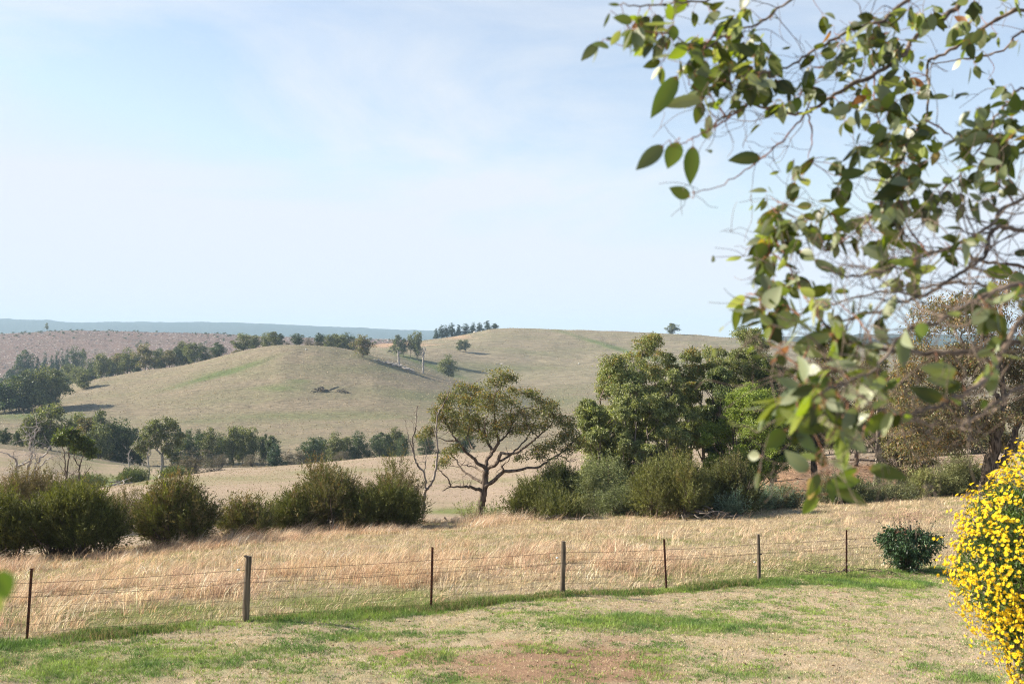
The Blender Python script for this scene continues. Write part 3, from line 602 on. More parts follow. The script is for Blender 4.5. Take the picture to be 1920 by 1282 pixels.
fartree('scrub', 365, 843, 888, 104, 196, 'broad purplish brown bush on the creek flat beside the pale-limbed eucalyptus')
fartree('scrub', 320, 868, 892, 40, 205, 'low brown bush at the foot of the pale-limbed eucalyptus')

# seedling pines over the cleared hill
r = np.random.default_rng(5); sg = Geo()
blobleaves(sg, np.array([0, 0, .9]), .9, 70, .8, .35, DARKG, r, 8, flat=1.0, droop=-.3); st = Geo(); tube(st, [[0, 0, -.3], [0, 0, 1.2]], [.08, .03], 4)
sdm = [st.build('trunk', M['bark_far']), sg.build('crown', M['leaf'])]; sdd = [o.data for o in sdm]; [bpy.data.objects.remove(o) for o in sdm]
for i in range(170):
    crestrow = i < 70
    px = r.uniform(0, 560) if crestrow else r.uniform(0, 640) ; Y = r.uniform(1300, 1420) if crestrow else r.uniform(980, 1400)
    if not crestrow and px > 350: Y = r.uniform(1150, 1400)
    if i > 150: px = r.uniform(640, 760); Y = r.uniform(1000, 1400)
    b = at(px, Y); t = thing('young_pine', b, 'tiny dark pine seedling dotted over the cleared hillside', 'tree', 'pine seedlings dotted over the cleared hill')
    s = r.uniform(.6, 1.5); t.scale = (s * 1.1, s * 1.1, s)
    for nme, d in zip(('trunk', 'crown'), sdd): o = bpy.data.objects.new(nme, d); col.objects.link(o); o.parent = t
# logging debris: pale sticks strewn across the cleared hill
g = Geo(); n = 12000; px = r.uniform(-60, 760, n); Y = r.uniform(800, 1410, n); X = (px - CX) / F * Y
k = (px < 560) | (Y > 1150); X, Y = X[k], Y[k]; n = len(X); P = np.stack([X, Y, H(X, Y) + .25], 1); a = r.uniform(0, 3.14, n)
leaves(g, P, np.stack([np.cos(a), np.sin(a), r.normal(0, .2, n)], 1), r.uniform(.8, 4.5, n), r.uniform(.4, 1.2, n), pick([(.55, .5, .47), (.35, .3, .29), (.12, .09, .08), (.25, .17, .15)], n, r), r, np.tile([0, 0, 1.0], (n, 1)))
tag(g.build('logging_debris', M['dead']), 'pale sticks and slash strewn over the felled hillside', 'debris', kind='stuff')

# ------------------------------------------------------------------ trees traced limb by limb
class Traced:
    def __init__(s, name, label, Y, base, seed=1, cat='tree', group=None):
        s.r = np.random.default_rng(seed); s.Y = Y; s.name, s.label, s.cat, s.group = name, label, cat, group
        s.tg, s.cg, s.bg = Geo(), Geo(), Geo(); s.nodes = []; s.b = at(base[0], Y, .15)
        s.row = CY - F * s.b[2] / Y; s.base = base; s.dy = s.row - base[1]      # keeps foot on the ground
        s.kz = 1.0
    def w(s, px, py, off=0.0):
        Yd = s.Y + off; return np.array([(px - CX) / F * s.Y * (Yd / s.Y), Yd, -(py + s.dy * max(0, min(1, (py - s.top) / max(1, s.base[1] - s.top))) - CY) / F * Yd])
    def path(s, pts, r0, r1, drift=0.0, jit=.02, g=None, sides=6):
        """pts in photo pixels; drift = metres towards/away from the viewer at the far end"""
        p0 = s.w(*pts[0]); off0 = 0.0
        if s.nodes:
            A = np.array([n[0] for n in s.nodes]); d = np.hypot(A[:, 0] - p0[0], A[:, 2] - p0[2]); i = int(np.argmin(d)); off0 = A[i, 1] - s.Y
        L = np.cumsum([0] + [math.hypot(pts[i + 1][0] - pts[i][0], pts[i + 1][1] - pts[i][1]) for i in range(len(pts) - 1)]); L = L / L[-1]
        P = [s.w(p[0], p[1], off0 + drift * t ** .8) for p, t in zip(pts, L)]; R = [r0 + (r1 - r0) * t ** .8 for t in L]
        P, R = smooth_path(P, R, 5, jit, s.r); tube(g or s.tg, P, R, sides, None, .06)
        s.nodes += [(p, q) for p, q in zip(P, R)]; return P, R
    def twigs(s, n, lo, hi, upb=.6, rad=.012, sub=2, frm=.0):
        ns = [q for q in s.nodes if q[1] < frm] if frm else list(s.nodes)
        for _ in range(n):
            p, q = ns[s.r.integers(0, len(ns))]; d = nrm(s.r.normal(0, 1, 3) + [0, 0, upb]); L = s.r.uniform(lo, hi)
            m = p + d * L * .5 + s.r.normal(0, .08 * L, 3); e = m + nrm(d + s.r.normal(0, .5, 3) + [0, 0, .3]) * L * .5
            r0 = min(q * .6, rad * 2); P, R = smooth_path([p, m, e], [r0, rad * .7, rad * .3], 3); tube(s.tg, P, R, 4)
            for _k in range(sub):
                e2 = m + nrm(d + s.r.normal(0, .8, 3)) * L * .4; tube(s.tg, [m, (m + e2) / 2 + s.r.normal(0, .04 * L, 3), e2], [rad * .6, rad * .45, rad * .2], 3)
    def clump(s, px, py, rx, ry, n, L=.12, W=.05, cols=OLIVE, tips=None, sprays=16, srad=.2, droop=.5, twr=.02, dj=.5):
        c0 = s.w(px, py); A = np.array([n_[0] for n_ in s.nodes]); d = np.hypot(A[:, 0] - c0[0], A[:, 2] - c0[2]); i = int(np.argmin(d))
        off = A[i, 1] - s.Y + s.r.uniform(-dj, dj) * rx / F * s.Y; c = s.w(px, py, off); R = rx / F * s.Y; fl = ry / rx
        S = blobleaves(s.cg, c, R, n, L, W, cols, s.r, sprays, srad * 1.35, droop, .35, fl, tips)
        a = A[i]
        if np.linalg.norm(c - a) > R * .4: tube(s.tg, *smooth_path([a, (a + c) / 2 + s.r.normal(0, .06 * R, 3), c], [twr * 1.4, twr, twr * .7], 3), 5)
        for q in S[:max(4, sprays // 2)]:
            m = (c + q) / 2 + s.r.normal(0, .1 * R, 3); tube(s.tg, [c * .6 + a * .4, m, q], [twr * .7, twr * .45, twr * .2], 3)
    def done(s, bark='bark', leafm='leaf', crown='crown', wood='trunk'):
        t = thing(s.name, s.b, s.label, s.cat, s.group); s.tg.build(wood, M[bark], t, s.b)
        if s.cg.n: s.cg.build(crown, M[leafm], t, s.b)
        return t
def cr(sc, ox, oy): return lambda *p: [(ox + p[i] / sc, oy + p[i + 1] / sc) for i in range(0, len(p), 2)]

# the big spreading eucalyptus in the middle
q = cr(3.204, 740, 600)
T = Traced('eucalyptus_tree', 'big spreading lone eucalyptus with open crown and one long low limb', 56, (897, 981), 3); T.top = 690
T.path(q(505, 1230, 512, 1150, 525, 1080, 540, 1000, 545, 930, 548, 900), .25, .17, 0, .01, sides=10)
T.path(q(500, 1235, 520, 1180, 524, 1100), .22, .17, 0, .01, sides=8)
for pts, r0, r1, dr in [
 ((520, 1022, 480, 1008, 430, 1000, 340, 1000, 288, 1026), .15, .03, -1.5), ((335, 998, 315, 950, 270, 900, 250, 840), .07, .02, -.5), ((525, 975, 450, 930, 390, 880, 370, 840, 330, 800), .13, .03, 1.5),
 ((535, 915, 470, 880, 420, 870, 380, 850), .09, .02, 2.0), ((540, 885, 480, 840, 420, 780, 380, 730, 350, 690, 320, 640, 300, 600, 290, 520), .15, .02, -1.8), ((545, 905, 555, 840, 585, 790, 560, 740, 520, 680, 500, 600, 495, 520, 480, 430), .16, .02, 1.0),
 ((575, 805, 620, 740, 610, 660, 600, 560, 600, 460, 640, 400, 700, 340), .13, .02, -.8), ((555, 895, 620, 850, 640, 800, 720, 800, 800, 750, 860, 700, 920, 650, 960, 590), .15, .03, -1.2), ((600, 860, 680, 820, 740, 770, 800, 700, 840, 620, 870, 560), .1, .02, 1.6),
 ((540, 1003, 600, 960, 650, 915, 750, 895, 860, 880, 930, 840, 1010, 790, 1060, 740, 1120, 690), .17, .03, -.8), ((930, 840, 1000, 815, 1050, 850, 1095, 835), .06, .02, -.4), ((1010, 790, 1080, 770, 1150, 765), .05, .015, .5), ((648, 912, 648, 870, 680, 845, 700, 800), .07, .02, -1.2),
 ((618, 742, 680, 680, 720, 600, 760, 540, 820, 520, 880, 480), .08, .02, 1.2), ((520, 680, 440, 640, 400, 560, 380, 480, 400, 420), .08, .015, .8), ((380, 730, 300, 720, 230, 690, 180, 690), .06, .015, .6), ((560, 740, 540, 640, 560, 560, 560, 480), .07, .015, -1.4), ((700, 610, 700, 520, 740, 450, 800, 440), .05, .012, .2), ((860, 700, 800, 640, 790, 580), .05, .012, -.5), ((390, 880, 300, 870, 240, 850), .04, .012, .4), ((470, 770, 440, 700, 450, 620, 430, 540), .07, .015, 1.5)]:
    T.path(q(*pts), r0 * .78, r1 * .8, dr, .025)
for x, y, rx, ry in [(640, 330, 60, 26), (690, 355, 44, 22), (600, 385, 55, 26), (400, 408, 44, 22), (480, 425, 50, 28), (540, 470, 58, 32), (350, 470, 58, 30), (440, 500, 60, 36), (300, 478, 38, 26), (640, 470, 46, 28), (570, 540, 66, 36), (330, 555, 64, 36), (420, 580, 62, 36), (500, 610, 56, 36), (285, 610, 44, 34),
  (700, 500, 46, 26), (770, 436, 58, 18), (830, 442, 40, 16), (880, 490, 54, 24), (940, 530, 54, 30), (850, 560, 62, 32), (760, 570, 56, 30), (680, 600, 56, 36), (620, 645, 56, 34), (960, 590, 46, 30), (1030, 610, 48, 32), (1060, 640, 30, 22), (880, 640, 56, 26), (800, 655, 54, 30), (540, 690, 52, 32), (430, 670, 48, 32), (370, 640, 46, 34),
  (180, 690, 46, 30), (215, 660, 36, 24), (330, 800, 40, 22), (285, 855, 46, 26), (365, 770, 34, 22), (860, 780, 54, 26), (940, 745, 54, 26), (1000, 705, 46, 26), (1060, 700, 46, 26), (760, 830, 34, 14), (890, 815, 46, 16), (1040, 770, 38, 22), (1110, 735, 34, 20), (250, 560, 40, 26), (720, 660, 40, 26), (470, 470, 40, 24), (700, 420, 26, 14)]:
    (px, py), = q(x, y); T.clump(px, py, rx / 3.0, ry / 2.9, int(620 * rx * ry / 1900) + 80, .15, .05, OLIVE + [(.2, .2, .075)], GOLD, 20, .24, .5, .016)
T.twigs(120, .3, 1.2, .6, .012, 2, .1); T.done()

# leafless forked tree beside it
T = Traced('dead_tree', 'tall bare forked grey-brown tree at the left side of the big spreading eucalyptus', 49, (791, 992), 4); T.top = 740
for pts, r0, r1, dr in [((165, 1255, 170, 1150, 180, 1050), .12, .09, 0), ((180, 1055, 185, 1010, 175, 930, 140, 880, 120, 830, 108, 760, 110, 700, 128, 640, 130, 560, 136, 520), .07, .02, -.8), ((184, 1032, 215, 1000, 240, 940, 250, 860, 258, 780, 250, 650, 260, 560, 310, 480, 320, 430), .075, .02, .8),
  ((120, 830, 90, 740, 70, 650, 62, 600), .035, .008, -.5), ((254, 720, 230, 640, 205, 618), .03, .008, .4), ((175, 935, 185, 860, 190, 800, 160, 760), .03, .008, .3), ((256, 800, 210, 770, 195, 690), .03, .008, -.4), ((260, 570, 235, 520, 226, 470), .02, .006, .3), ((118, 680, 108, 620, 100, 570), .02, .006, .2), ((165, 1255, 150, 1200, 150, 1120), .05, .02, .2)]:
    T.path(q(*pts), r0, r1, dr, .02)
T.twigs(60, .2, .9, .5, .007, 2, .06); T.done('greybark')
# dead and half-dead trees at the left by the creek
q = cr(6.4, 0, 740)
T = Traced('dead_tree', 'large bleached dead tree with twisted limbs behind the left bushes', 105, (45, 905), 5); T.top = 785
for pts, r0, r1, dr in [((265, 1100, 270, 980, 300, 890, 330, 830, 345, 700, 385, 620, 360, 540, 375, 470, 440, 370, 430, 300), .3, .04, 1), ((225, 1100, 225, 930, 210, 800, 200, 740, 270, 700, 330, 680, 400, 640), .34, .05, -1), ((200, 740, 190, 660, 120, 620, 0, 590), .14, .03, -1), ((385, 1100, 385, 960, 410, 840, 430, 740, 480, 650, 570, 590, 620, 510, 690, 470), .26, .03, 1),
  ((225, 850, 340, 800, 430, 760, 560, 660, 640, 630), .16, .03, 0), ((400, 980, 470, 920, 560, 830, 620, 760), .12, .02, -1), ((110, 1100, 150, 900, 200, 790, 240, 710), .12, .03, -1), ((140, 900, 140, 720, 160, 600, 190, 570), .08, .02, 0), ((350, 440, 300, 390, 250, 360), .06, .015, 0), ((375, 470, 340, 400, 290, 300), .05, .01, 0), ((410, 840, 420, 640, 400, 560, 390, 480), .1, .02, 0)]:
    T.path(q(*pts), r0, r1, dr, .06)
T.twigs(110, .6, 2.6, .4, .02, 2, .16); T.done('dead')
T = Traced('acacia_tree', 'flat-topped bright green tree with slender bare stems right of the bleached dead tree', 95, (135, 912), 6); T.top = 800
for pts, r0, r1, dr in [((805, 1110, 800, 980, 800, 850, 820, 700, 830, 560, 840, 490), .17, .03, 0), ((800, 850, 780, 750, 770, 600, 740, 520), .1, .02, -1), ((840, 1110, 840, 930, 860, 850, 920, 780), .1, .02, .5), ((870, 1110, 920, 1000, 940, 880, 950, 760, 900, 680, 880, 560), .16, .03, 1), ((940, 880, 1020, 820, 1090, 750), .09, .02, .6), ((950, 760, 990, 660, 1020, 560), .08, .02, 0), ((1000, 640, 1080, 620, 1120, 620), .06, .02, 0), ((800, 850, 740, 760, 680, 700), .05, .01, .5)]:
    T.path(q(*pts), r0, r1, dr, .04)
for x, y, rx, ry in [(790, 440, 80, 30), (720, 490, 60, 34), (860, 430, 60, 26), (900, 500, 60, 36), (1000, 510, 80, 26), (1060, 540, 60, 30), (1120, 600, 60, 34), (1080, 640, 50, 30), (850, 520, 60, 36), (940, 590, 60, 40), (1000, 560, 50, 30), (760, 540, 50, 30), (680, 520, 40, 24)]:
    (px, py), = q(x, y); T.clump(px, py, rx / 6.2, ry / 6.2, 420, .26, .1, [(.09, .12, .03), (.13, .16, .04), (.06, .08, .03)], None, 12, .22, .2, .03)
T.twigs(60, .6, 2.2, .6, .015, 2, .12); T.done()
T = Traced('dead_tree', 'slim dead tree in the creek bed left of the pale dead trunk', 196, (249, 897), 7); T.top = 830
for pts, r0, r1, dr in [((1595, 1010, 1560, 900, 1550, 800, 1550, 690, 1600, 610, 1645, 590), .2, .03, 1), ((1560, 860, 1490, 800, 1470, 770), .1, .03, 0), ((1550, 760, 1590, 710), .08, .03, 0), ((1550, 820, 1590, 770), .06, .02, 0)]: T.path(q(*pts), r0, r1, dr, .06)
T.twigs(24, 1, 3, .5, .03, 2, .16); T.done('dead')
T = Traced('dead_tree', 'pale dead trunk with a broken side limb just left of the pale-limbed eucalyptus', 198, (278, 896), 8); T.top = 835
for pts, r0, r1, dr in [((1785, 1000, 1785, 850, 1775, 700, 1790, 630), .26, .08, 0), ((1785, 835, 1750, 800, 1690, 785), .12, .04, 0), ((1785, 990, 1850, 920, 1900, 865), .1, .03, 1), ((1780, 740, 1810, 680, 1800, 640), .1, .04, 1)]: T.path(q(*pts), r0, r1, dr, .05)
T.twigs(16, 1, 2.4, .4, .03, 1, .2); T.done('dead')
# pale-limbed eucalyptus on the creek
T = Traced('eucalyptus_tree', 'pale-limbed eucalyptus with rounded olive crown leaning over the creek flat', 200, (302, 894), 9); T.top = 785
q4 = cr(4, 0, 580)
for pts, r0, r1, dr in [((1195, 1262, 1205, 1200, 1220, 1120, 1215, 1060), .42, .3, 0), ((1215, 1065, 1180, 1030, 1130, 1000, 1110, 960), .2, .06, -1), ((1215, 1065, 1240, 1000, 1250, 920, 1260, 860), .22, .06, 1), ((1240, 1000, 1300, 960, 1320, 900), .16, .05, 1), ((1180, 1030, 1170, 960, 1160, 890), .14, .05, 0), ((1130, 1000, 1080, 1000), .1, .04, 0), ((1215, 1170, 1240, 1165), .12, .05, 0)]: T.path(q4(*pts), r0, r1, dr, .06)
for x, y, rx, ry in [(1130, 875, 50, 34), (1180, 860, 40, 30), (1250, 850, 54, 30), (1230, 900, 56, 36), (1290, 880, 40, 40), (1150, 930, 60, 36), (1210, 950, 50, 34), (1290, 950, 56, 40), (1350, 940, 40, 40), (1090, 970, 44, 30), (1040, 1010, 40, 26), (1070, 1040, 44, 26), (1160, 990, 40, 28), (1250, 1010, 50, 30), (1330, 1010, 46, 34), (1270, 1060, 46, 26), (1320, 1080, 36, 24), (1110, 910, 40, 30)]:
    (px, py), = q4(x, y); T.clump(px, py, rx / 3.8, ry / 3.8, 460, .42, .2, OLIVE[:2] + GREY[:2], None, 11, .22, .5, .06)
T.done('dead')
# dead trees on the hill
q = cr(8, 560, 620)
T = Traced('dead_tree', 'tallest white dead tree with bare upraised limbs in the hill gully', 585, (793, 698), 10); T.top = 648
for pts, r0, r1, dr in [((1866, 628, 1866, 500, 1870, 380, 1872, 270), .75, .3, 0), ((1870, 400, 1850, 350, 1825, 310), .35, .12, 0), ((1872, 370, 1895, 310, 1905, 250), .35, .12, 0), ((1865, 490, 1810, 450), .2, .08, 0), ((1868, 500, 1910, 430), .2, .08, 0), ((1862, 530, 1800, 490), .15, .06, 0), ((1872, 330, 1880, 220), .2, .08, 0)]: T.path(q(*pts), r0, r1, dr, .1)
T.twigs(40, 2, 5, .6, .07, 1, .5); T.done('dead')
T = Traced('dead_tree', 'shorter grey dead tree trunk rising from the fallen log pile on the hill', 585, (748, 687), 11); T.top = 655
for pts, r0, r1, dr in [((1508, 530, 1500, 440, 1498, 320), .8, .4, 0), ((1500, 350, 1480, 300), .35, .15, 0), ((1500, 350, 1540, 315), .3, .12, 0), ((1502, 450, 1520, 430), .2, .1, 0)]: T.path(q(*pts), r0, r1, dr, .1)
T.twigs(14, 1.5, 3.5, .5, .07, 1, .6); T.done('dead')

def sticks(name, label, cat, px, Y, n, L, R, spread, h, mat='dead', seed=1, part=None, az=None):
    r = np.random.default_rng(seed); b = at(px, Y); g = Geo()
    for i in range(n):
        c = b + np.array([r.normal(0, spread[0]), r.normal(0, spread[1]), 0]); c[2] = float(H(c[0], c[1])) + r.uniform(0, h) * math.exp(-((c[0] - b[0]) / spread[0]) ** 2 / 2) + R
        a = r.uniform(0, 6.28) if az is None else az + r.normal(0, .35); e = r.normal(0, .22); l = L * r.uniform(.4, 1.2)
        d = np.array([math.cos(a) * math.cos(e), math.sin(a) * math.cos(e), math.sin(e)]) * l / 2
        P, Rr = smooth_path([c - d, c + r.normal(0, .06 * l, 3), c + d], [R * r.uniform(.6, 1.3), R, R * .4], 3); P[:, 2] = np.maximum(P[:, 2], H(P[:, 0], P[:, 1]) + R * .4); tube(g, P, Rr, 6, None, .1)
    return tag(g.build(name, M[mat], None, tuple(b)), label, cat)
Yl = find(742, 687, 540, 610)
sticks('log_pile', 'long pile of bleached logs and branches under the shorter dead tree', 'log pile', 742, Yl, 46, 5, .3, (5.0, 1.2), 1.4, seed=3, az=-.1)
g = Geo(); b = at(764, Yl - 3, -.8); P, R = smooth_path([b + [-3.2, 1, 1.2], b + [-1, 0, .3], b + [1.4, -.4, 0]], [.55, .8, .95], 4); P[:, 2] = np.maximum(P[:, 2], H(P[:, 0], P[:, 1]) + .5); tube(g, P, R, 10, None, .04)
tag(g.build('fallen_log', M['dead'], None, tuple(b)), 'thick fallen trunk at the right end of the bleached log pile', 'log')
Yq = find(600, 733, 330, 560)
sticks('brush_pile', 'dark heaped pile of branches on the open hill face', 'brush pile', 602, Yq, 60, 2.6, .16, (1.5, 1.2), 1.9, 'bark_far', 4)
sticks('brush_pile', 'flat tangle of dark branches right of the diagonal log on the hill', 'brush pile', 642, Yq, 26, 3.2, .12, (2.0, 1.0), 1.3, 'bark_far', 5)
Ya = find(617, 731, 330, 560); Yb = find(634, 725, 330, 560); a = at(617, Ya, -.25); b = at(635, Yb, -.3); g = Geo(); P, R = smooth_path([a, (a + b) / 2, b], [.26, .22, .14], 5); P[:, 2] = H(P[:, 0], P[:, 1]) + .2; tube(g, P, R, 8, None, .1)
tag(g.build('fallen_log', M['bark_far'], None, tuple(a)), 'dark straight log lying diagonally between the two brush piles', 'log')
sticks('fallen_branches', 'small pale fallen branches on the far hillside above the big eucalyptus', 'branch', 934, find(934, 683, 700, 950), 7, 4.5, .2, (2.5, 1), .7, seed=6)
sticks('fallen_branches', 'bleached fallen limbs on the creek bank below the slim dead tree', 'branch', 218, 186, 8, 4.5, .13, (2.6, 1.5), .8, seed=7)
sticks('brush_pile', 'pile of grey sticks at the foot of the big rounded bush', 'brush pile', 1322, find(1322, 973, 42, 56), 46, .85, .028, (.6, .4), .5, 'bark_far', 8)
sticks('brush_pile', 'low heap of thin twigs beside the bushes right of the big eucalyptus', 'brush pile', 1045, find(1045, 975, 44, 56), 46, .9, .014, (.7, .35), .2, 'bark_far', 9)
sticks('bark_litter', 'scattered bark strips and twigs by the last visible steel picket', 'litter', 1610, 27.0, 60, .35, .012, (.9, .35), .04, 'bark', 10)
def rock(px, py, y0, y1, s, label):
    r = np.random.default_rng(int(px)); b = at(px, find(px, py, y0, y1)); import bmesh
    bm = bmesh.new(); bmesh.ops.create_icosphere(bm, subdivisions=2, radius=s)
    for v in bm.verts: v.co *= r.uniform(.8, 1.2); v.co.z *= .7
    me = bpy.data.meshes.new('rock'); bm.to_mesh(me); bm.free(); me.materials.append(M['rock']); o = bpy.data.objects.new('rock', me); col.objects.link(o); o.location = tuple(b + [0, 0, s * .3]); tag(o, label, 'rock')
rock(574, 655.5, 400, 640, .55, 'small white rock near the top of the near hill'); rock(1085, 682, 700, 950, .7, 'tiny white rock on the middle of the far hillside'); rock(891, 624, 930, 975, 1.9, 'pale boulder at the foot of the skyline pines')

# grazing cow, dark, in the gully
g = Geo(); Yc_ = find(731, 661, 660, 800); b = at(731, Yc_)
import bmesh
def cow():
    J = {'pel': (-.8, 0, 1.15), 'mid': (-.1, 0, 1.1), 'sho': (.7, 0, 1.15), 'nk': (1.15, 0, 1.0), 'hd': (1.5, 0, .55), 'mz': (1.62, 0, .25)}
    V = list(J.values()); E = [(0, 1), (1, 2), (2, 3), (3, 4), (4, 5)]; R = [.36, .42, .38, .22, .15, .1]
    for x, root in ((-.85, 0), (.65, 2)):
        for sy in (-.22, .22):
            i = len(V); V += [(x, sy, .85), (x - .05 if root == 0 else x + .02, sy, .45), (x, sy, .02)]; R += [.2, .09, .07]; E += [(root, i), (i, i + 1), (i + 1, i + 2)]
    i = len(V); V += [(-1.15, 0, 1.1), (-1.22, 0, .5)]; R += [.05, .04]; E += [(0, i), (i, i + 1)]
    for sy in (-.2, .2): i = len(V); V += [(1.38, sy, .72)]; R += [.05]; E += [(4, i)]
    me = bpy.data.meshes.new('cow'); me.from_pydata(V, E, []); o = bpy.data.objects.new('cow', me); col.objects.link(o)
    m = o.modifiers.new('s', 'SKIN'); o.modifiers.new('u', 'SUBSURF').render_levels = 1
    for k, rr in enumerate(R): me.skin_vertices[0].data[k].radius = (rr, rr)
    me.skin_vertices[0].data[0].use_root = True; return o
o = cow(); o.location = tuple(b); o.rotation_euler = (0, 0, 2.9); o.scale = (1.2, 1.2, 1.2); o.data.materials.append(noisemat('black_hide', (.012, .01, .009), (.03, .025, .02), 3)); tag(o, 'small black cow grazing in the gully left of the shorter dead tree', 'cow')
# ------------------------------------------------------------------ bushes at the far edge of the paddock
def bush(label, px, Y, top, w, seed=1, cols=None, tips=None, shoots=700, per=26, L=.14, W=.03, low=.18, up=.9, name='tea_tree_bush', group=None, upright=1.0, hollow=.35, sink=.05, base=None, stems=40, cat='bush', shape=.5, srad=.06, sl=.75, leafm='needle', bark='bark', yd=None):
    r = np.random.default_rng(seed); b = at(px, Y, sink); row = CY - F * b[2] / Y; Hh = (row - top) / F * Y; Wm = w / F * Y; k_ = min(.45 * sl, Hh * .25); Hh -= k_; Wm = max(Wm * .75, Wm - k_ * .3)
    cols = cols or [(.085, .095, .03), (.06, .07, .025), (.11, .12, .04)]; cols = [tuple(1.4 * v for v in c) for c in cols]; shoots = int(shoots * .8)
    g, tg = Geo(), Geo(); dy = yd or min(Wm * .5, 2.2)
    # several overlapping lobes give an uneven outline
    nl = max(4, int(4 + Wm * 1.9)); lob = []
    for i in range(nl):
        x = (i + .5) / nl * 2 - 1 + r.normal(0, .08); hh = Hh * (1 - shape * x * x) * r.uniform(.6, 1.0); lob.append((x * Wm * .36, r.uniform(-.5, .5) * dy, hh, Wm / nl * r.uniform(1.0, 1.7)))
    i = int(np.argmax([l[2] for l in lob])); lob[i] = (lob[i][0], lob[i][1], Hh, lob[i][3])
    lob = np.array(lob); k = r.integers(0, nl, shoots); l = lob[k]
    d = nrm(r.normal(0, 1, (shoots, 3)) * [1, 1, .9] + [0, 0, .45]); q = r.uniform(hollow, 1, shoots) ** .6; q = np.where(r.uniform(0, 1, shoots) < .07, q * 1.22, q)
    cz = l[:, 2] * (.5 + low * .5); rz = l[:, 2] * (.5 - low * .5)
    C = np.stack([l[:, 0] + d[:, 0] * q * l[:, 3], l[:, 1] + d[:, 1] * q * np.maximum(l[:, 3] * .8, dy * .6), cz + d[:, 2] * q * rz], 1)
    C[:, 2] = np.clip(C[:, 2], low * .3 * Hh, None)
    D = nrm(d * .8 + np.array([0, 0, up]) + r.normal(0, .22, (shoots, 3)))
    hfrac = C[:, 2] / Hh; sc = pick(cols, shoots, r, var=.2)
    if tips: m = r.uniform(0, 1, shoots) < np.clip((hfrac - .6) * 1.3, 0, .5); sc[m] = pick(tips, int(m.sum()), r, var=.15)
    slen = r.uniform(.6, 1.5, shoots) * sl
    t = r.uniform(0, 1, (shoots, per)) ** 1.3; P = C[:, None] + D[:, None] * (t * slen[:, None])[..., None] + r.normal(0, srad, (shoots, per, 3)) * (1.1 - .8 * t)[..., None]
    LD = nrm(D[:, None] * upright + r.normal(0, .55, (shoots, per, 3)))
    n = shoots * per; leaves(g, P.reshape(-1, 3), LD.reshape(-1, 3), L * r.uniform(.6, 1.4, n), W * r.uniform(.7, 1.3, n), np.repeat(sc, per, 0) * np.exp(r.normal(0, .15, (n, 1))), r)
    for i in range(stems):
        lb = lob[r.integers(0, len(lob))]; x0 = lb[0] * .85 + r.normal(0, lb[3] * .25); y0 = lb[1] + r.normal(0, .25); z1 = lb[2] * r.uniform(.55, .95)
        e = np.array([lb[0] + r.normal(0, lb[3] * .6), lb[1] + r.normal(0, dy * .4), z1]); m = np.array([x0, y0, 0]) * .5 + e * .5 + r.normal(0, .12, 3)
        zb = float(H(b[0] + x0, b[1] + y0)) - b[2] - .05
        P2, R2 = smooth_path([[x0, y0, zb], m, e], [.035, .024, .01], 4, .015, r); tube(tg, P2, R2, 4)
    for i in range(0, shoots, 3): tube(tg, [C[i] - D[i] * .3, C[i] + D[i] * slen[i] * .8], [.008, .003], 3)
    t = thing(name, b, label, cat, group); tg.build('stems', M[bark], t); g.build('foliage', M[leafm], t); return t
YG1 = [(.085, .09, .03), (.06, .066, .022), (.10, .10, .035)]; LIME = [(.17, .18, .03), (.13, .14, .03)]; RED = [(.2, .13, .07), (.17, .13, .06)]
BR = [(.11, .09, .045), (.085, .078, .038), (.14, .11, .06)]
bush('dark green bush cut off by the left edge of the frame', 8, 34, 928, 120, 1, YG1, LIME, 1500, 26)
bush('largest dark bush with lime green top, second from the left edge', 132, 35, 917, 172, 2, YG1, LIME, 3000, 28, stems=110, low=.3)
bush('brownish feathery scrub rising behind the left bushes under the bleached dead tree', 70, 56, 872, 270, 3, BR, RED, 2200, 24, name='scrub_bush', stems=70, shape=.25, sl=.7)
bush('low brown scrub behind the gap of the dome-shaped bush', 215, 60, 905, 130, 33, BR, RED, 700, 22, name='scrub_bush')
bush('dome-shaped olive bush with feathery twigs, middle of the left row', 325, 37, 905, 142, 4, YG1 + BR, RED + LIME[:1], 2600, 26, stems=70, low=.2)
bush('small twiggy bush right of the dome-shaped olive bush', 458, 40, 948, 92, 5, BR + YG1, RED, 750, 24, stems=40)
bush('broad leaning bush with exposed diagonal stems left of the bare forked tree', 612, 43, 868, 170, 6, BR + YG1, RED, 2500, 26, stems=70, low=.15, shape=.75)
bush('dense dark bush between the leaning bush and the bare forked tree', 728, 43, 905, 120, 7, YG1, LIME[1:] + RED, 1900, 26, low=.1)
bush('spindly lower bush at the left foot of the leaning bush', 552, 42, 925, 90, 36, YG1, RED, 900, 26, low=.05)
bush('thin feathery bush rising behind the bare forked tree', 742, 47, 850, 120, 8, BR, [(.17, .17, .07)], 420, 26, low=.35, stems=12, hollow=.1, name='scrub_bush')
bush('compact green bush right of the big eucalyptus trunk', 1003, 49, 905, 84, 9, YG1, LIME[1:], 1100, 28, low=.05)
bush('dark dense bush behind the compact green bush', 1050, 54, 868, 110, 10, [(.05, .06, .025), (.08, .09, .035)], [(.12, .13, .05)], 1700, 28, low=.05)
bush('tiny green bush in front of the compact one near the twig heap', 1050, 47, 940, 90, 37, YG1, None, 600, 26, low=.02)
bush('pale grey-green wattle with soft foliage under the tall eucalyptus edge', 1128, 53, 850, 115, 11, [(.13, .145, .07), (.10, .115, .055), (.16, .17, .085)], None, 1300, 34, L=.13, W=.03, low=.1, upright=.3, up=.3, name='wattle_bush', srad=.12, stems=24)
bush('pale grey-green low wattle below the larger wattle', 1165, 49, 918, 80, 12, [(.11, .125, .06), (.09, .10, .05)], None, 900, 34, L=.12, W=.03, low=.05, upright=.3, up=.3, name='wattle_bush', srad=.12, stems=16)
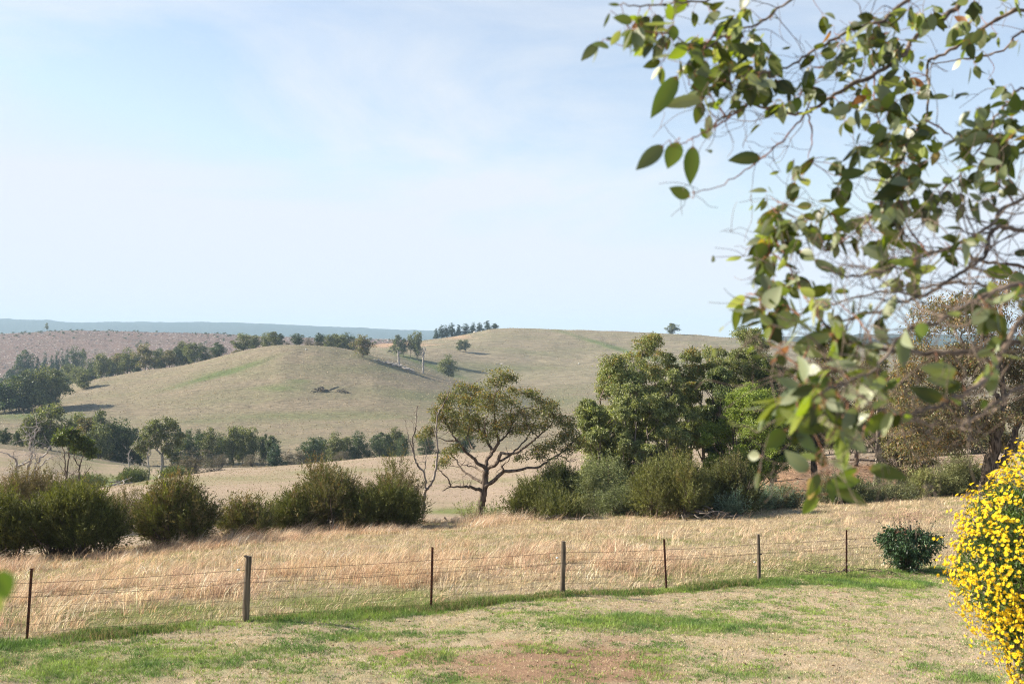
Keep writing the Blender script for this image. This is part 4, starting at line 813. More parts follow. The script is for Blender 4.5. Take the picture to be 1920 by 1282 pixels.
bush('biggest rounded olive-brown bush behind the stick pile', 1262, 47, 852, 180, 13, [(.10, .105, .035), (.12, .12, .045), (.08, .085, .03)], [(.17, .14, .06), (.15, .14, .05)], 3400, 30, low=.02, stems=50, shape=.6)
bush('olive-brown bush adjoining the biggest rounded bush on its right', 1368, 48, 862, 110, 14, [(.09, .095, .035), (.07, .07, .03)], [(.15, .13, .06)], 2000, 28, low=.02, stems=40)
BL = [(.12, .16, .11), (.16, .2, .14), (.09, .12, .08)]
bush('small blue-green seedling wattle right of the olive-brown bushes', 1426, 50, 926, 52, 15, BL, None, 420, 26, L=.1, W=.025, low=.02, upright=.4, name='wattle_bush', stems=10)
bush('spreading blue-green low wattle at the edge of the earth bank', 1470, 51, 926, 50, 16, BL + BR, None, 560, 26, low=.02, upright=.4, name='wattle_bush', stems=12)
bush('tiny pale sprig bush in front of the olive-brown bush', 1372, 46, 945, 30, 17, BL, None, 130, 24, low=.02, name='wattle_bush', stems=6)
bush('dark low bush casting the shadow strip before the earth bank', 1578, 54, 900, 90, 18, [(.09, .10, .05), (.07, .08, .045)], [(.16, .16, .08)], 1300, 26, low=.02, name='scrub_bush')
bush('straggly low scrub in the shadow strip right of the dark low bush', 1660, 55, 915, 110, 38, [(.10, .11, .06), (.12, .12, .06)], None, 500, 24, low=.02, name='scrub_bush', shape=.3)
bush('pale yellowish wispy bush at the right end of the earth bank', 1735, 57, 888, 50, 19, [(.2, .2, .09), (.16, .17, .07)], [(.26, .22, .1)], 620, 26, low=.02, name='scrub_bush')
bush('bushy grey-green wattle under the big right-hand eucalyptus', 1800, 58, 850, 90, 20, [(.14, .15, .07), (.11, .12, .055), (.18, .18, .09)], None, 1900, 32, L=.13, W=.03, low=.02, upright=.3, up=.3, name='wattle_bush', srad=.12)
bush('yellow-green wattle thicket far behind the dark-trunked tree', 1610, 118, 770, 170, 21, [(.2, .21, .07), (.16, .18, .06)], [(.26, .25, .09)], 2200, 26, L=.28, W=.06, low=.02, upright=.4, name='wattle_bush', srad=.2, sl=1, yd=4)
bush('yellow-green wattle thicket behind the bright green acacia', 1480, 116, 800, 110, 22, [(.15, .17, .06), (.12, .14, .05)], [(.22, .22, .09)], 1300, 26, L=.28, W=.06, low=.02, upright=.4, name='wattle_bush', srad=.2, sl=1, yd=4)
bush('grey-brown thicket behind the drooping right-hand eucalyptus', 1790, 112, 760, 260, 23, [(.14, .14, .07), (.12, .11, .06)], [(.2, .18, .1)], 2600, 26, L=.28, W=.07, low=.02, upright=.4, name='scrub_bush', srad=.2, sl=1, yd=4)
bush('faint green shrub at the left foot of the big eucalyptus', 882, 55, 945, 44, 24, [(.17, .2, .07), (.14, .15, .07)], None, 45, 22, low=.02, name='scrub_bush', stems=12)
bush('tiny rounded shrub at the right foot of the big eucalyptus', 927, 53, 968, 20, 25, [(.13, .15, .07)], None, 60, 22, low=.02, name='scrub_bush', stems=5)
for i, (px, Y, top, w, lb) in enumerate([(250, 190, 880, 60, 'low green scrub on the far bank of the creek below the slim dead tree'), (330, 190, 888, 40, 'low scrub on the creek bank beside the purplish bush'), (160, 184, 893, 70, 'low green scrub on the creek bank behind the acacia')]):
    bush(lb, px, Y, top, w, 60 + i, [(.09, .11, .04), (.07, .08, .035)], None, 420, 22, L=.4, W=.1, low=.02, name='scrub_bush', srad=.3, sl=1.2, yd=4, stems=12)

# ------------------------------------------------------------------ tall eucalyptus stand on the right
NEAR = dict(L=.145, Wd=.052, sprays=22, droop=1.1)
GR = [(.17, .20, .065), (.24, .26, .10), (.10, .13, .045), (.31, .32, .16)]
put_tree('eucalyptus_tree', 'dense tall eucalyptus at the left edge of the stand, sloping crown', 1155, 62, 197, top=668, seed=1, low=.2, ncl=65, clr=.099, nleaf=68343, cols=GR, tips=GOLD + GR, stems=2, shape='round', trunk_r=.2, **NEAR)
put_tree('eucalyptus_tree', 'lower leafy eucalyptus filling the left flank of the stand', 1108, 60, 118, top=742, seed=2, low=.15, ncl=34, clr=.124, nleaf=34171, cols=GR, tips=GR, stems=2, bark='greybark', trunk_r=.12, **NEAR)
put_tree('eucalyptus_tree', 'tallest golden-tipped eucalyptus with bare upper limbs, left part of the stand', 1222, 66, 164, top=628, seed=3, low=.42, ncl=37, clr=.099, nleaf=36450, cols=GR, tips=GOLD, stems=3, shape='umbrella', bark='greybark', trunk_r=.16, **NEAR)
put_tree('eucalyptus_tree', 'leafy eucalyptus in front of the golden-tipped one, mid-height crown', 1232, 60, 138, top=735, seed=4, low=.18, ncl=41, clr=.112, nleaf=41006, cols=GR + [(.2, .2, .08)], tips=GOLD[2:] + GR, stems=2, bark='greybark', trunk_r=.14, **NEAR)
put_tree('eucalyptus_tree', 'narrow eucalyptus with bare slim stems in the centre of the stand', 1290, 65, 94, top=652, seed=5, low=.4, ncl=30, clr=.124, nleaf=25058, cols=GR, tips=GOLD, stems=3, shape='column', bark='greybark', trunk_r=.13, **NEAR)
put_tree('eucalyptus_tree', 'eucalyptus with several dark stems right of the stand centre', 1332, 66, 118, top=652, seed=6, low=.35, ncl=34, clr=.112, nleaf=29614, cols=GR, tips=GOLD + GR, stems=3, shape='column', bark='greybark', trunk_r=.15, **NEAR)
put_tree('eucalyptus_tree', 'round-headed eucalyptus rising above the bright acacia', 1404, 68, 158, top=616, seed=8, low=.42, ncl=41, clr=.105, nleaf=38727, cols=GR, tips=GR + GOLD[2:], stems=2, bark='greybark', trunk_r=.17, **NEAR)
put_tree('eucalyptus_tree', 'very dark eucalyptus behind the round-headed one', 1448, 74, 105, top=650, seed=9, low=.25, ncl=30, clr=.124, nleaf=25058, cols=[(.04, .06, .025), (.06, .08, .03)], stems=2, bark='greybark', trunk_r=.14, **NEAR)
put_tree('acacia_tree', 'bright yellow-green acacia with twiggy dark base at the right end of the stand', 1405, 60, 201, top=716, seed=10, low=.25, ncl=65, clr=.099, nleaf=68343, cols=[(.2, .26, .05), (.26, .31, .07), (.14, .19, .04)], stems=4, L=.13, Wd=.045, sprays=22, droop=.2, trunk_r=.09)
put_tree('acacia_tree', 'small lime green acacia deep between the stand stems', 1285, 62, 59, top=808, seed=11, low=.2, ncl=14, clr=.136, nleaf=7973, cols=[(.17, .23, .04), (.13, .18, .035)], stems=2, L=.12, Wd=.04, sprays=14, trunk_r=.05)
put_tree('eucalyptus_tree', 'brown-topped dark-trunked eucalyptus behind the hanging gum leaves', 1532, 66, 164, top=630, seed=12, low=.35, ncl=41, clr=.112, nleaf=36450, cols=GR[:1] + BROWNC, tips=GOLD, stems=1, trunk_r=.26, **NEAR)
put_tree('eucalyptus_tree', 'bronze eucalyptus between the dark-trunked tree and the big right-hand one', 1640, 70, 158, top=655, seed=13, low=.35, ncl=34, clr=.112, nleaf=29614, cols=GR[:1] + BROWNC, tips=BROWNC, stems=2, bark='greybark', trunk_r=.18, **NEAR)
put_tree('eucalyptus_tree', 'olive eucalyptus filling the gap left of the bare slim stems', 1262, 61, 110, top=694, seed=31, low=.25, ncl=36, clr=.095, nleaf=32400, cols=GR + GR[3:], tips=GR + GOLD[2:], stems=3, bark='greybark', trunk_r=.12, **NEAR)
put_tree('eucalyptus_tree', 'leafy eucalyptus at the front left of the stand behind the grey-green wattle', 1178, 59, 110, top=716, seed=33, low=.15, ncl=36, clr=.095, nleaf=32400, cols=GR + GR[3:], tips=GR, stems=2, bark='greybark', trunk_r=.12, **NEAR)
put_tree('eucalyptus_tree', 'mid-height dark olive eucalyptus between the dark stems and the bright acacia', 1345, 63, 120, top=682, seed=32, low=.2, ncl=40, clr=.10, nleaf=36000, cols=GR[:1] + GR[2:3] + DARKG, tips=GR, stems=3, trunk_r=.12, **NEAR)
put_tree('eucalyptus_tree', 'dark olive eucalyptus closing the gap behind the bright acacia', 1440, 66, 130, top=668, seed=34, low=.2, ncl=44, clr=.10, nleaf=38000, cols=GR[:1] + GR[2:3] + DARKG, tips=GR, stems=2, trunk_r=.14, **NEAR)
T = Traced('dead_tree', 'low leafless tree with a leaning pale limb on top of the earth bank', 88, (1607, 865), 21); T.top = 760
q4 = cr(3.56, 1400, 600)
for pts, r0, r1, dr in [((730, 930, 730, 850, 720, 780, 740, 720, 760, 660), .22, .05, 0), ((700, 860, 640, 790, 580, 720, 530, 650), .14, .03, 1), ((740, 800, 780, 740, 830, 690, 880, 640), .1, .03, -1), ((720, 780, 690, 720, 680, 660), .09, .02, 0), ((610, 750, 620, 700, 640, 660), .06, .02, 0)]: T.path(q4(*pts), r0, r1, dr, .05)
T.twigs(70, .6, 2.4, .5, .018, 2, .14); T.done('bark')
def fallen(label, pts, r, mat='dead', name='fallen_log'):
    g = Geo(); P = [at(px, Y, -r * .7) for px, Y in pts]; b = P[0].copy(); P, R = smooth_path(P, np.linspace(r, r * .5, len(P)), 5, r * .15); tube(g, P, R, 8, None, .08)
    tag(g.build(name, M[mat], None, tuple(b)), label, 'log')
fallen('long grey log lying along the top of the earth bank', [(1560, 97), (1600, 95), (1640, 95), (1668, 96)], .14, 'bark')
put_tree('eucalyptus_tree', 'drooping bronze-leaved tree whose foliage hangs to the earth bank', 1700, 62, 130, top=690, seed=14, low=.12, ncl=30, clr=.13, nleaf=26000, cols=BROWNC + GR[:1] + [(.2, .17, .09)], stems=2, trunk_r=.12, **{**NEAR, 'droop': 1.6})

T = Traced('eucalyptus_tree', 'huge drooping brown-leaved eucalyptus with thick dark trunk at the right edge', 56, (1848, 935), 22); T.top = 565
for pts, r0, r1, dr in [((1590, 1180, 1600, 1080, 1640, 900, 1655, 780, 1630, 700), .42, .3, 0), ((1630, 700, 1540, 640, 1480, 600, 1400, 550, 1330, 560), .2, .04, -1.5), ((1650, 790, 1700, 700, 1720, 500, 1700, 330, 1740, 200, 1720, 60), .26, .04, .6), ((1700, 980, 1760, 850, 1820, 650, 1870, 500, 1900, 300), .26, .05, 1), ((1640, 960, 1700, 970), .3, .26, .3), ((1710, 560, 1600, 440, 1500, 330, 1450, 200, 1430, 60), .15, .03, 1), ((1720, 480, 1620, 300, 1580, 150, 1560, 0), .13, .03, -1), ((1820, 650, 1900, 600, 2050, 480, 2150, 300), .16, .04, -.5),
   ((1870, 500, 1960, 300, 2000, 80), .14, .03, .5), ((1480, 600, 1420, 640, 1340, 640, 1240, 700), .08, .02, 0), ((1460, 380, 1360, 330, 1280, 260, 1200, 160), .09, .02, .6), ((1500, 330, 1380, 420, 1250, 450), .08, .02, -.8), ((1640, 730, 1560, 720, 1480, 760, 1400, 800), .08, .02, -1)]: T.path(q4(*pts), r0, r1, dr, .04, sides=8)
BC = [(.16, .17, .06), (.26, .15, .06), (.20, .165, .10), (.15, .13, .07), (.25, .20, .13), (.13, .125, .06), (.19, .13, .07)]
rr_ = np.random.default_rng(77)
for i in range(105):
    x = rr_.uniform(1712, 2060); y = rr_.uniform(585, 835)
    if x < 1790 and y < 585 + (1790 - x) * .55: continue
    if 1835 < x < 1880 and y > 800: continue
    T.clump(x, y, rr_.uniform(17, 30), rr_.uniform(13, 22), 620, .18, .065, BC, GOLD if y < 640 else None, 16, .26, 1.3, .012, 3.0)
for x, y in [(1740, 590), (1765, 578), (1800, 572), (1830, 585), (1722, 625), (1860, 570), (1890, 545), (1915, 530), (1712, 660), (1780, 600), (1705, 700), (1690, 740), (1680, 780), (1700, 820), (1720, 850), (1745, 842), (1770, 825)]: T.clump(x, y, 26, 20, 700, .18, .065, BC, GOLD, 16, .26, 1.2, .012, 2.0)
T.twigs(160, .5, 1.8, -.2, .014, 2, .12); T.done()

# ------------------------------------------------------------------ round glossy shrub by the fence
r = np.random.default_rng(9); b = at(1703, 27.5, .02); g, tg = Geo(), Geo(); Wm, Hm = 125 / F * 27.5, 92 / F * 27.5
for i in range(430):
    d = nrm(r.normal(0, 1, 3) + [0, 0, .25]); q_ = r.uniform(.35, 1) ** .5 * r.uniform(.85, 1.12) * (.84 + .16 * math.sin(3 * math.atan2(d[2], d[0]) + .6) + .1 * math.sin(7 * math.atan2(d[2], d[0]))); c = np.array([d[0] * q_ * Wm * .5, d[1] * q_ * Wm * .45, max(.06, Hm * .5 + d[2] * q_ * Hm * .5)]); n = 13
    P = c + r.normal(0, .05, (n, 3)); D = r.normal(0, 1, (n, 3)) * .6 + [d[0] * .7, d[1] * .7, -.9]; cc = pick([(.03, .065, .022), (.045, .085, .03), (.02, .045, .016)], n, r)
    if c[2] > Hm * .8: k = r.uniform(0, 1, n) < .15; cc[k] = (.2, .1, .06)
    leaves(g, P, D, r.uniform(.07, .13, n), r.uniform(.03, .05, n), cc, r); 
    if i % 3 == 0: s0 = np.array([r.normal(0, .12), r.normal(0, .12), 0]); tube(tg, *smooth_path([s0, s0 * .5 + c * .5 + [0, 0, .08], c], [.012, .008, .004], 3), 4)
for i in range(16):
    x, y = r.uniform(-.6, .5) * Wm * .8, r.normal(0, .2); e = np.array([x * 1.1, y, Hm + r.uniform(.02, .2)]); s0 = np.array([x * .6, y, Hm * .6]); tube(tg, [s0, (s0 + e) / 2 + r.normal(0, .02, 3), e], [.008, .006, .003], 4); n = 8; t_ = r.uniform(.3, 1, (n, 1))
    leaves(g, s0 + (e - s0) * t_, r.normal(0, 1, (n, 3)) + [0, 0, -.3], r.uniform(.05, .09, n), .03, pick([(.12, .07, .04), (.05, .08, .03)], n, r), r)
t = thing('garden_shrub', b, 'round glossy dark green shrub in front of the fence beside the yellow flowers', 'shrub'); tg.build('stems', M['bark'], t); g.build('foliage', M['glossy'], t)

# ------------------------------------------------------------------ wire fence
POSTS = [(-335, 'wood'), (50, 'steel', 60, 1065), (460, 'wood', 466, 1042), (808, 'steel', 811, 1025), (1055, 'wood', 1056, 1014), (1250, 'steel', 1245, 1010), (1423, 'wood', 1422, 1001), (1587, 'steel', 1587, 993), (1706, 'wood', 1706, 983), (1840, 'steel', 1841, 975), (1990, 'wood', 1990, 966)]
fence = thing('wire_fence', at(460, float(fenceY(460))), 'rusty wire farm fence on alternating wooden and steel posts along the lawn', 'fence'); fb = np.array(fence.location)
tops = []; r = np.random.default_rng(12)
PL = ['leftmost wooden post outside the frame', 'rusty steel picket near the left edge, leaning right', 'thickest dark wooden post with a nail knob, leaning right', 'dark steel picket with a grass tuft at its foot', 'pale grey wooden post', 'red-brown steel picket leaning left', 'slim weathered wooden post', 'upright orange-rusted steel picket', 'wooden post behind the round glossy shrub', 'steel picket hidden by the yellow flowers', 'last wooden post outside the frame']
for i, p in enumerate(POSTS):
    px = p[0]; Y = float(fenceY(px)); b = at(px, Y, .12); hb = b + [0, 0, .12]
    if len(p) > 2: tp = P3(p[2], p[3], Y)
    else: tp = hb + [.05, 0, 1.2]
    ax = nrm(tp - hb); hgt = np.linalg.norm(tp - hb); tops.append((hb, tp)); g = Geo()
    if p[1] == 'wood':
        rad = .062 if px == 460 else (.055 if px == 1055 else .045); K = 14; t_ = np.linspace(0, 1, K)[:, None]; P = b + (tp - b) * t_; P[:, 0] += np.sin(t_[:, 0] * 5 + i) * .007
        R = rad * (1.04 - .1 * t_[:, 0] + .05 * np.sin(t_[:, 0] * 9 + i * 2)); R[-1] *= .86
        tube(g, P, R, 14, None, .03)
        g0, g = g, Geo()
        if px in (460, 1055, 1423):                                   # knot and staple stubs
            kp = P[int(K * (.93 if px == 460 else .6))]; tube(g, [kp + [-.035 if px == 460 else .03, -.02, 0], kp + [-.085 if px == 460 else .075, -.03, .01]], [.028, .014], 8)
        o = g0.build('timber_post', M['post'], fence, fb)
        if g.n: g.build('knot', M['post'], o, fb)
    else:
        s = np.array([1.0, 0, 0]); s = nrm(s - ax * s.dot(ax)); u = np.cross(ax, s)
        for ang in (90, 210, 330):                                     # three flanges of a star picket
            a = math.radians(ang); d = s * math.cos(a) + u * math.sin(a); e = s * -math.sin(a) + u * math.cos(a); w_, th = .026, .004
            q_ = [b + e * th, b + d * w_ + e * th, b + d * w_ - e * th, b - e * th]; q2 = [v + (tp - b) for v in q_]; V = np.array(q_ + q2)
            g.add(V, [[0, 1, 5, 4], [1, 2, 6, 5], [2, 3, 7, 6], [3, 0, 4, 7], [4, 5, 6, 7], [3, 2, 1, 0]])
        o = g.build('steel_picket', M['rust'], fence, fb)
    o['label'] = PL[i]
def onpost(i, f): hb, tp = tops[i]; return hb + (tp - hb) * f + np.array([0, -.05, 0])
FR = [.80, .665, .60, .46, .34, .22, .10, .02]
for f in FR:
    g = Geo(); P = []
    for i in range(len(POSTS) - 1):
        a, b = onpost(i, f), onpost(i + 1, f)
        for t_ in np.linspace(0, 1, 9)[:-1]: P.append(a + (b - a) * t_ + np.array([0, 0, -.018 * 4 * t_ * (1 - t_) - (.012 * math.sin(t_ * 12 + i) if f < .6 else 0)]))
    P.append(onpost(len(POSTS) - 1, f)); th = .0042 if f in (.80, .60) else .0026; tube(g, P, np.full(len(P), th), 4)
    if f in (.80, .60):                                                # barbs
        for j in range(0, len(P) - 1):
            for s_ in np.linspace(0, 1, 4)[:-1]:
                c = P[j] * (1 - s_) + P[j + 1] * s_; tube(g, [c + [-.012, 0, -.014], c + [.012, 0, .014]], [.0018, .0018], 3)
    g.build('wire', M['wire'], fence, fb)
for i in range(len(POSTS) - 1):
    n = 12; g = Geo()
    for k in range(1, n):
        t_ = k / n; a = onpost(i, .0) * (1 - t_) + onpost(i + 1, .0) * t_; b = onpost(i, .60) * (1 - t_) + onpost(i + 1, .60) * t_; a[2] = max(a[2], float(H(a[0], a[1])))
        tube(g, [a, (a + b) / 2 + [r.normal(0, .01), 0, 0], b], [.002] * 3, 3)
    tube(g, [onpost(i, .61), onpost(i + 1, .61)], [.002] * 2, 3); g.build('netting', M['wire'], fence, fb)
for i, f in ((2, .80), (4, .70), (6, .42)):
    a = onpost(i, f); d = nrm(onpost(i - 1, f) - a); c = a + d * .16 + [0, -.01, .01]; g = Geo(); tube(g, [c - d * .022, c - d * .012, c, c + d * .012, c + d * .022], [.014, .022, .013, .022, .014], 10); o = g.build('insulator', M['white'], fence, fb)
# old leaning posts by the creek fence beyond
for i, (px, Y, tx, ty, lb) in enumerate([(973, 53, 966, 967, 'small old post leaning left beside the big eucalyptus'), (813, 50, 812, 975, 'thin old stake standing between the forked tree and the big eucalyptus')]):
    b = at(px, Y, .1) if i else at(841, 52, .1)
    if i == 0: b = at(842, 52, .1); tp = P3(833, 969, 52)
    else: tp = P3(813, 976, 50)
    g = Geo(); tube(g, [b, (b + tp) / 2, tp], [.05 if i == 0 else .02] * 3, 8, None, .05); tag(g.build('old_post', M['post'], None, tuple(b)), lb, 'post')

# ------------------------------------------------------------------ yellow daisy bush, lower right
r = np.random.default_rng(14); C0 = P3(2010, 1075, 9.6); gz = -3.95
base = np.array([C0[0], C0[1], gz]); LB = []
for (px, py, Y, rad) in [(1900, 1000, 9.3, 118), (1945, 930, 9.7, 100), (1890, 1075, 9.2, 125), (1965, 1050, 9.0, 150), (1955, 1170, 9.0, 120), (1915, 1130, 9.1, 95), (2080, 960, 9.8, 170), (2100, 1120, 9.5, 190), (1980, 1240, 9.2, 100), (2120, 1260, 9.5, 150), (1850, 1060, 9.4, 80), (1868, 975, 9.6, 60)]:
    LB.append((P3(px + 24, py, Y), rad * .9 / F * Y))
g, tg, fg = Geo(), Geo(), Geo(); fl = []
for c, R in LB:
    n = int(700 * (R / .6) ** 2)
    d = nrm(r.normal(0, 1, (n, 3))); rad = R * r.uniform(.55, 1.0, (n, 1)) ** .5; P = c + d * rad
    m = 9; PP_ = np.repeat(P, m, 0) + r.normal(0, .02, (n * m, 3)); D = np.repeat(d, m, 0) * .5 + r.normal(0, .65, (n * m, 3)) + [0, 0, .35]
    leaves(g, PP_, D, r.uniform(.035, .075, n * m), r.uniform(.009, .016, n * m), pick([(.09, .15, .035), (.13, .2, .05), (.055, .10, .025)], n * m, r), r)
    nf = int(2100 * (R / .6) ** 2); d = nrm(r.normal(0, 1, (nf, 3)) + [-.25, -.35, .3]); dens = vnoise(d[:, 0] * 3 + c[0] * 3, d[:, 2] * 3 + c[2] * 3, .8, 61)
    k = dens > .36; d = d[k]; P = c + d * R * (r.uniform(.93, 1.08, (len(d), 1)) + .2 * (r.uniform(0, 1, (len(d), 1)) < .1) + .34 * (vnoise(d[:, 0] * 3 + c[0], d[:, 2] * 3 + c[2], .35, 63)[:, None] - .4)); 
    ok = np.ones(len(P), bool)
    for c2, R2 in LB:
        if c2 is not c: ok &= np.linalg.norm(P - c2, axis=1) > R2 * .93
    for p, dd in zip(P[ok], d[ok]): fl.append((p, dd))
    for i in range(26):
        e = c + nrm(r.normal(0, 1, 3)) * R * .85; s0 = base + [r.normal(0, .15), r.normal(0, .15), 0]; mm = s0 * .35 + e * .65 + [0, 0, -.05]; tube(tg, *smooth_path([s0, mm, e], [.014, .009, .003], 4), 4)
fl.sort(key=lambda f: f[0][1]); r.shuffle
def flower(gg, p, d, s, gc=None):
    gc = gc or gg
    n = nrm(np.array(d) + r.normal(0, .45, 3) + [0, 0, .3]); a = nrm(np.cross(n, r.normal(0, 1, 3))); b = np.cross(n, a); k = 9; an = np.arange(k) / k * 6.283 + r.uniform(0, .6)
    D = np.cos(an)[:, None] * a + np.sin(an)[:, None] * b + n * r.uniform(.0, .55); yc = np.array([.93, .68, .03]) * r.uniform(.8, 1.05)
    leaves(gg, np.tile(p, (k, 1)), D, s, s * .5, np.tile(yc, (k, 1)), r, np.tile(n, (k, 1)))
    h = np.arange(6) / 6 * 6.283; ring = p + n * .003 + (np.cos(h)[:, None] * a + np.sin(h)[:, None] * b) * s * .3; top = p + n * .007 + (np.cos(h)[:, None] * a + np.sin(h)[:, None] * b) * s * .16
    V = np.vstack([ring, top]); f = [[i, (i + 1) % 6, 6 + (i + 1) % 6, 6 + i] for i in range(6)]; gc.add(V, f, (.88, .58, .01)); gc.add(top, [[0, 1, 2, 3, 4, 5]], (.84, .52, .01))
    st = p - n * .05; return st
bushT = thing('daisy_bush', base, 'large yellow-flowering daisy bush filling the lower right corner', 'bush')
vis = sorted(range(len(fl)), key=lambda i: (fl[i][0][1] - fl[i][1][2]) if (CX + F * fl[i][0][0] / fl[i][0][1]) < 1915 and (CY - F * fl[i][0][2] / fl[i][0][1]) < 1275 else 99)
hero = set(vis[:100])
for i, (p, d) in enumerate(fl):
    s = r.uniform(.016, .026); p = p + d * .015
    if i in hero:
        g1, g2 = Geo(), Geo(); st = flower(g1, p, d, s, g2); o = g1.build('flower', M['petal'], bushT, base); g2.build('flower_centre', M['petal'], o, base)
    else: st = flower(fg, p, d, s)
    tube(tg, [st, p], [.0015, .0015], 3)
tg.build('stems', M['twig'], bushT, base); g.build('foliage', M['leaf'], bushT, base); o = fg.build('flowers', M['petal'], bushT, base); o['kind'] = 'stuff'
# garden bed mound that carries it (outside the right edge of the view)
g = Geo(); K = 28; V = []
for i in range(K):
    for j in range(K):
        x, y = (i / (K - 1) * 2 - 1) * 1.9, (j / (K - 1) * 2 - 1) * 1.5; X_, Y_ = base[0] + .55 + x, base[1] + y; h = math.cos(min(1, math.hypot(x / 1.9, y / 1.5)) * math.pi / 2)
        V.append((X_, Y_, float(H(X_, Y_)) * (1 - h ** .6) + gz * h ** .6 - .05 * (1 - h)))
g.add(np.array(V), [[i * K + j, (i + 1) * K + j, (i + 1) * K + j + 1, i * K + j + 1] for i in range(K - 1) for j in range(K - 1)], (.1, .8, 0), True)
tag(g.build('garden_bed', MATS[0]), kind='structure')

# ------------------------------------------------------------------ foreground gum: trunk outside the frame, branches hanging in
r = np.random.default_rng(23)
tb = np.array([3.3, 4.2, float(H(3.3, 4.2)) - .1]); tg, rg, lg = Geo(), Geo(), Geo()
gum = thing('gum_tree', tb, 'foreground gum branches with rounded grey-green leaves filling the upper right', 'tree')
def YD(px, py): return 3.9 - 1.15 * np.clip((py - 100) / 700, 0, 1) - .7 * np.clip((1450 - px) / 250, 0, 1) * np.clip((500 - py) / 200, 0, 1)
TR, _ = smooth_path([tb, tb + [.05, 0, 1.6], tb + [.0, .05, 3.2], tb + [.15, 0, 5.2], tb + [.1, 0, 6.6]], [.16, .14, .12, .09, .05], 6); tube(tg, TR, np.linspace(.16, .05, len(TR)), 12, None, .04)
tg.build('trunk', M['twig'], gum, tb); NODES = []
def limb(pts, r0, r1, dY=0.0, root=None, jit=.0035, mat='twig', nm='branch'):
    P = [P3(x, y, float(YD(x, y)) + dY) for x, y in pts]
    if root is not None: P = [TR[min(root,24)]] + [TR[min(root,24)] * .45 + P[0] * .55 + np.array([0, 0, .06])] + P
    P, R = smooth_path(P, np.linspace(r0, r1, len(P)), 6, jit, r); R = R * .82 * (1 + .25 * (r.uniform(0, 1, len(R)) < .15)); g = Geo(); tube(g, P, R, 7, None, .07)
    g.build(nm, M[mat], gum, tb)
    k = [i for i in range(len(P)) if CX + F * P[i][0] / P[i][1] < 2050]; NODES.extend([(P[i], R[i]) for i in k]); return P, R
L1 = limb([(1990, -190), (1880, -90), (1800, 5), (1770, 32), (1720, 68), (1690, 105), (1640, 140), (1590, 162), (1545, 192), (1515, 212), (1480, 212), (1440, 204), (1400, 198), (1360, 218), (1325, 245)], .017, .0035, .1, 26)
limb([(1960, -200), (1800, -80), (1700, 0), (1660, 36), (1600, 56), (1560, 76), (1520, 100), (1475, 125), (1420, 140)], .013, .004, -.2, 27)
limb([(2050, 60), (1925, 20), (1870, 38), (1815, 76), (1770, 102), (1740, 118), (1742, 170), (1736, 222), (1705, 262), (1690, 300), (1682, 335)], .012, .003, .3, 23)
limb([(2060, 160), (1930, 60), (1880, 95), (1830, 108), (1745, 118)], .01, .003, .5, 22)
limb([(2050, 200), (1925, 165), (1895, 190), (1870, 215), (1850, 260), (1800, 330)], .009, .003, 0, 21)
limb([(2060, 440), (1920, 432), (1862, 430), (1848, 478), (1800, 512), (1750, 545), (1700, 562), (1620, 590), (1550, 615)], .014, .003, .1, 17)
limb([(2060, 520), (1920, 500), (1845, 490), (1790, 466), (1735, 480), (1680, 502), (1620, 470)], .011, .003, .3, 16)
limb([(2050, 330), (1900, 380), (1855, 425), (1800, 455), (1740, 478), (1660, 505), (1590, 520), (1540, 500)], .01, .003, -.1, 18)
limb([(2080, 640), (1920, 640), (1850, 655), (1780, 661), (1700, 660), (1640, 650), (1585, 632), (1540, 600), (1510, 560)], .014, .004, -.1, 14)
limb([(2060, 500), (1930, 585), (1885, 650), (1862, 700), (1800, 740), (1752, 766), (1690, 776), (1640, 762), (1615, 735)], .011, .003, -.2, 15)
limb([(2070, 680), (1930, 720), (1850, 765), (1790, 800), (1720, 790), (1660, 798), (1620, 850)], .009, .0025, .0, 13)
limb([(2030, 480), (1910, 530), (1830, 560), (1760, 600), (1700, 620), (1640, 690), (1560, 730), (1500, 745)], .01, .003, -.3, 16)
limb([(2020, 560), (1900, 545), (1800, 530), (1700, 545), (1600, 560), (1500, 590)], .008, .0025, .4, 16)
limb([(1940, -200), (1600, -60), (1470, 10), (1420, 45), (1370, 60), (1310, 95), (1270, 70)], .009, .003, .0, 27)
limb([(1930, -220), (1500, -80), (1370, -10), (1280, 5), (1200, 12), (1155, 8)], .008, .0025, .2, 28)
RD = [[(1508, 215), (1480, 250), (1435, 292), (1390, 325), (1345, 352), (1300, 360)], [(1515, 215), (1522, 260), (1515, 298)], [(1495, 212), (1500, 180), (1530, 150), (1580, 120)], [(1400, 200), (1345, 235), (1318, 250), (1285, 268), (1262, 275)], [(1440, 204), (1400, 170), (1360, 150)], [(1360, 218), (1330, 180), (1290, 160)],
      [(1540, 600), (1500, 690), (1490, 740), (1520, 800), (1545, 850), (1555, 905)], [(1555, 730), (1590, 760), (1560, 810), (1550, 830)], [(1640, 760), (1625, 800), (1610, 850), (1600, 880)], [(1510, 560), (1480, 500), (1450, 430), (1470, 380)], [(1480, 500), (1440, 470)], [(1500, 590), (1450, 560), (1415, 555)], [(1500, 690), (1440, 640)], [(1640, 650), (1610, 600), (1560, 560)],
      [(1682, 335), (1640, 400), (1600, 440), (1550, 470)], [(1682, 335), (1690, 400), (1700, 470)], [(1735, 225), (1790, 260), (1830, 300)], [(1620, 735), (1560, 690), (1520, 700)], [(1740, 480), (1700, 420), (1690, 370)], [(1900, 380), (1870, 330), (1880, 270)], [(1800, 330), (1760, 370), (1750, 420)], [(1640, 140), (1640, 200), (1660, 260)], [(1340, 60), (1300, 130), (1330, 180)], [(1270, 70), (1210, 60), (1180, 90)]]
for pts in RD: limb(pts, .0042, .0014, 0, None, .0025, 'redtwig', 'twig')
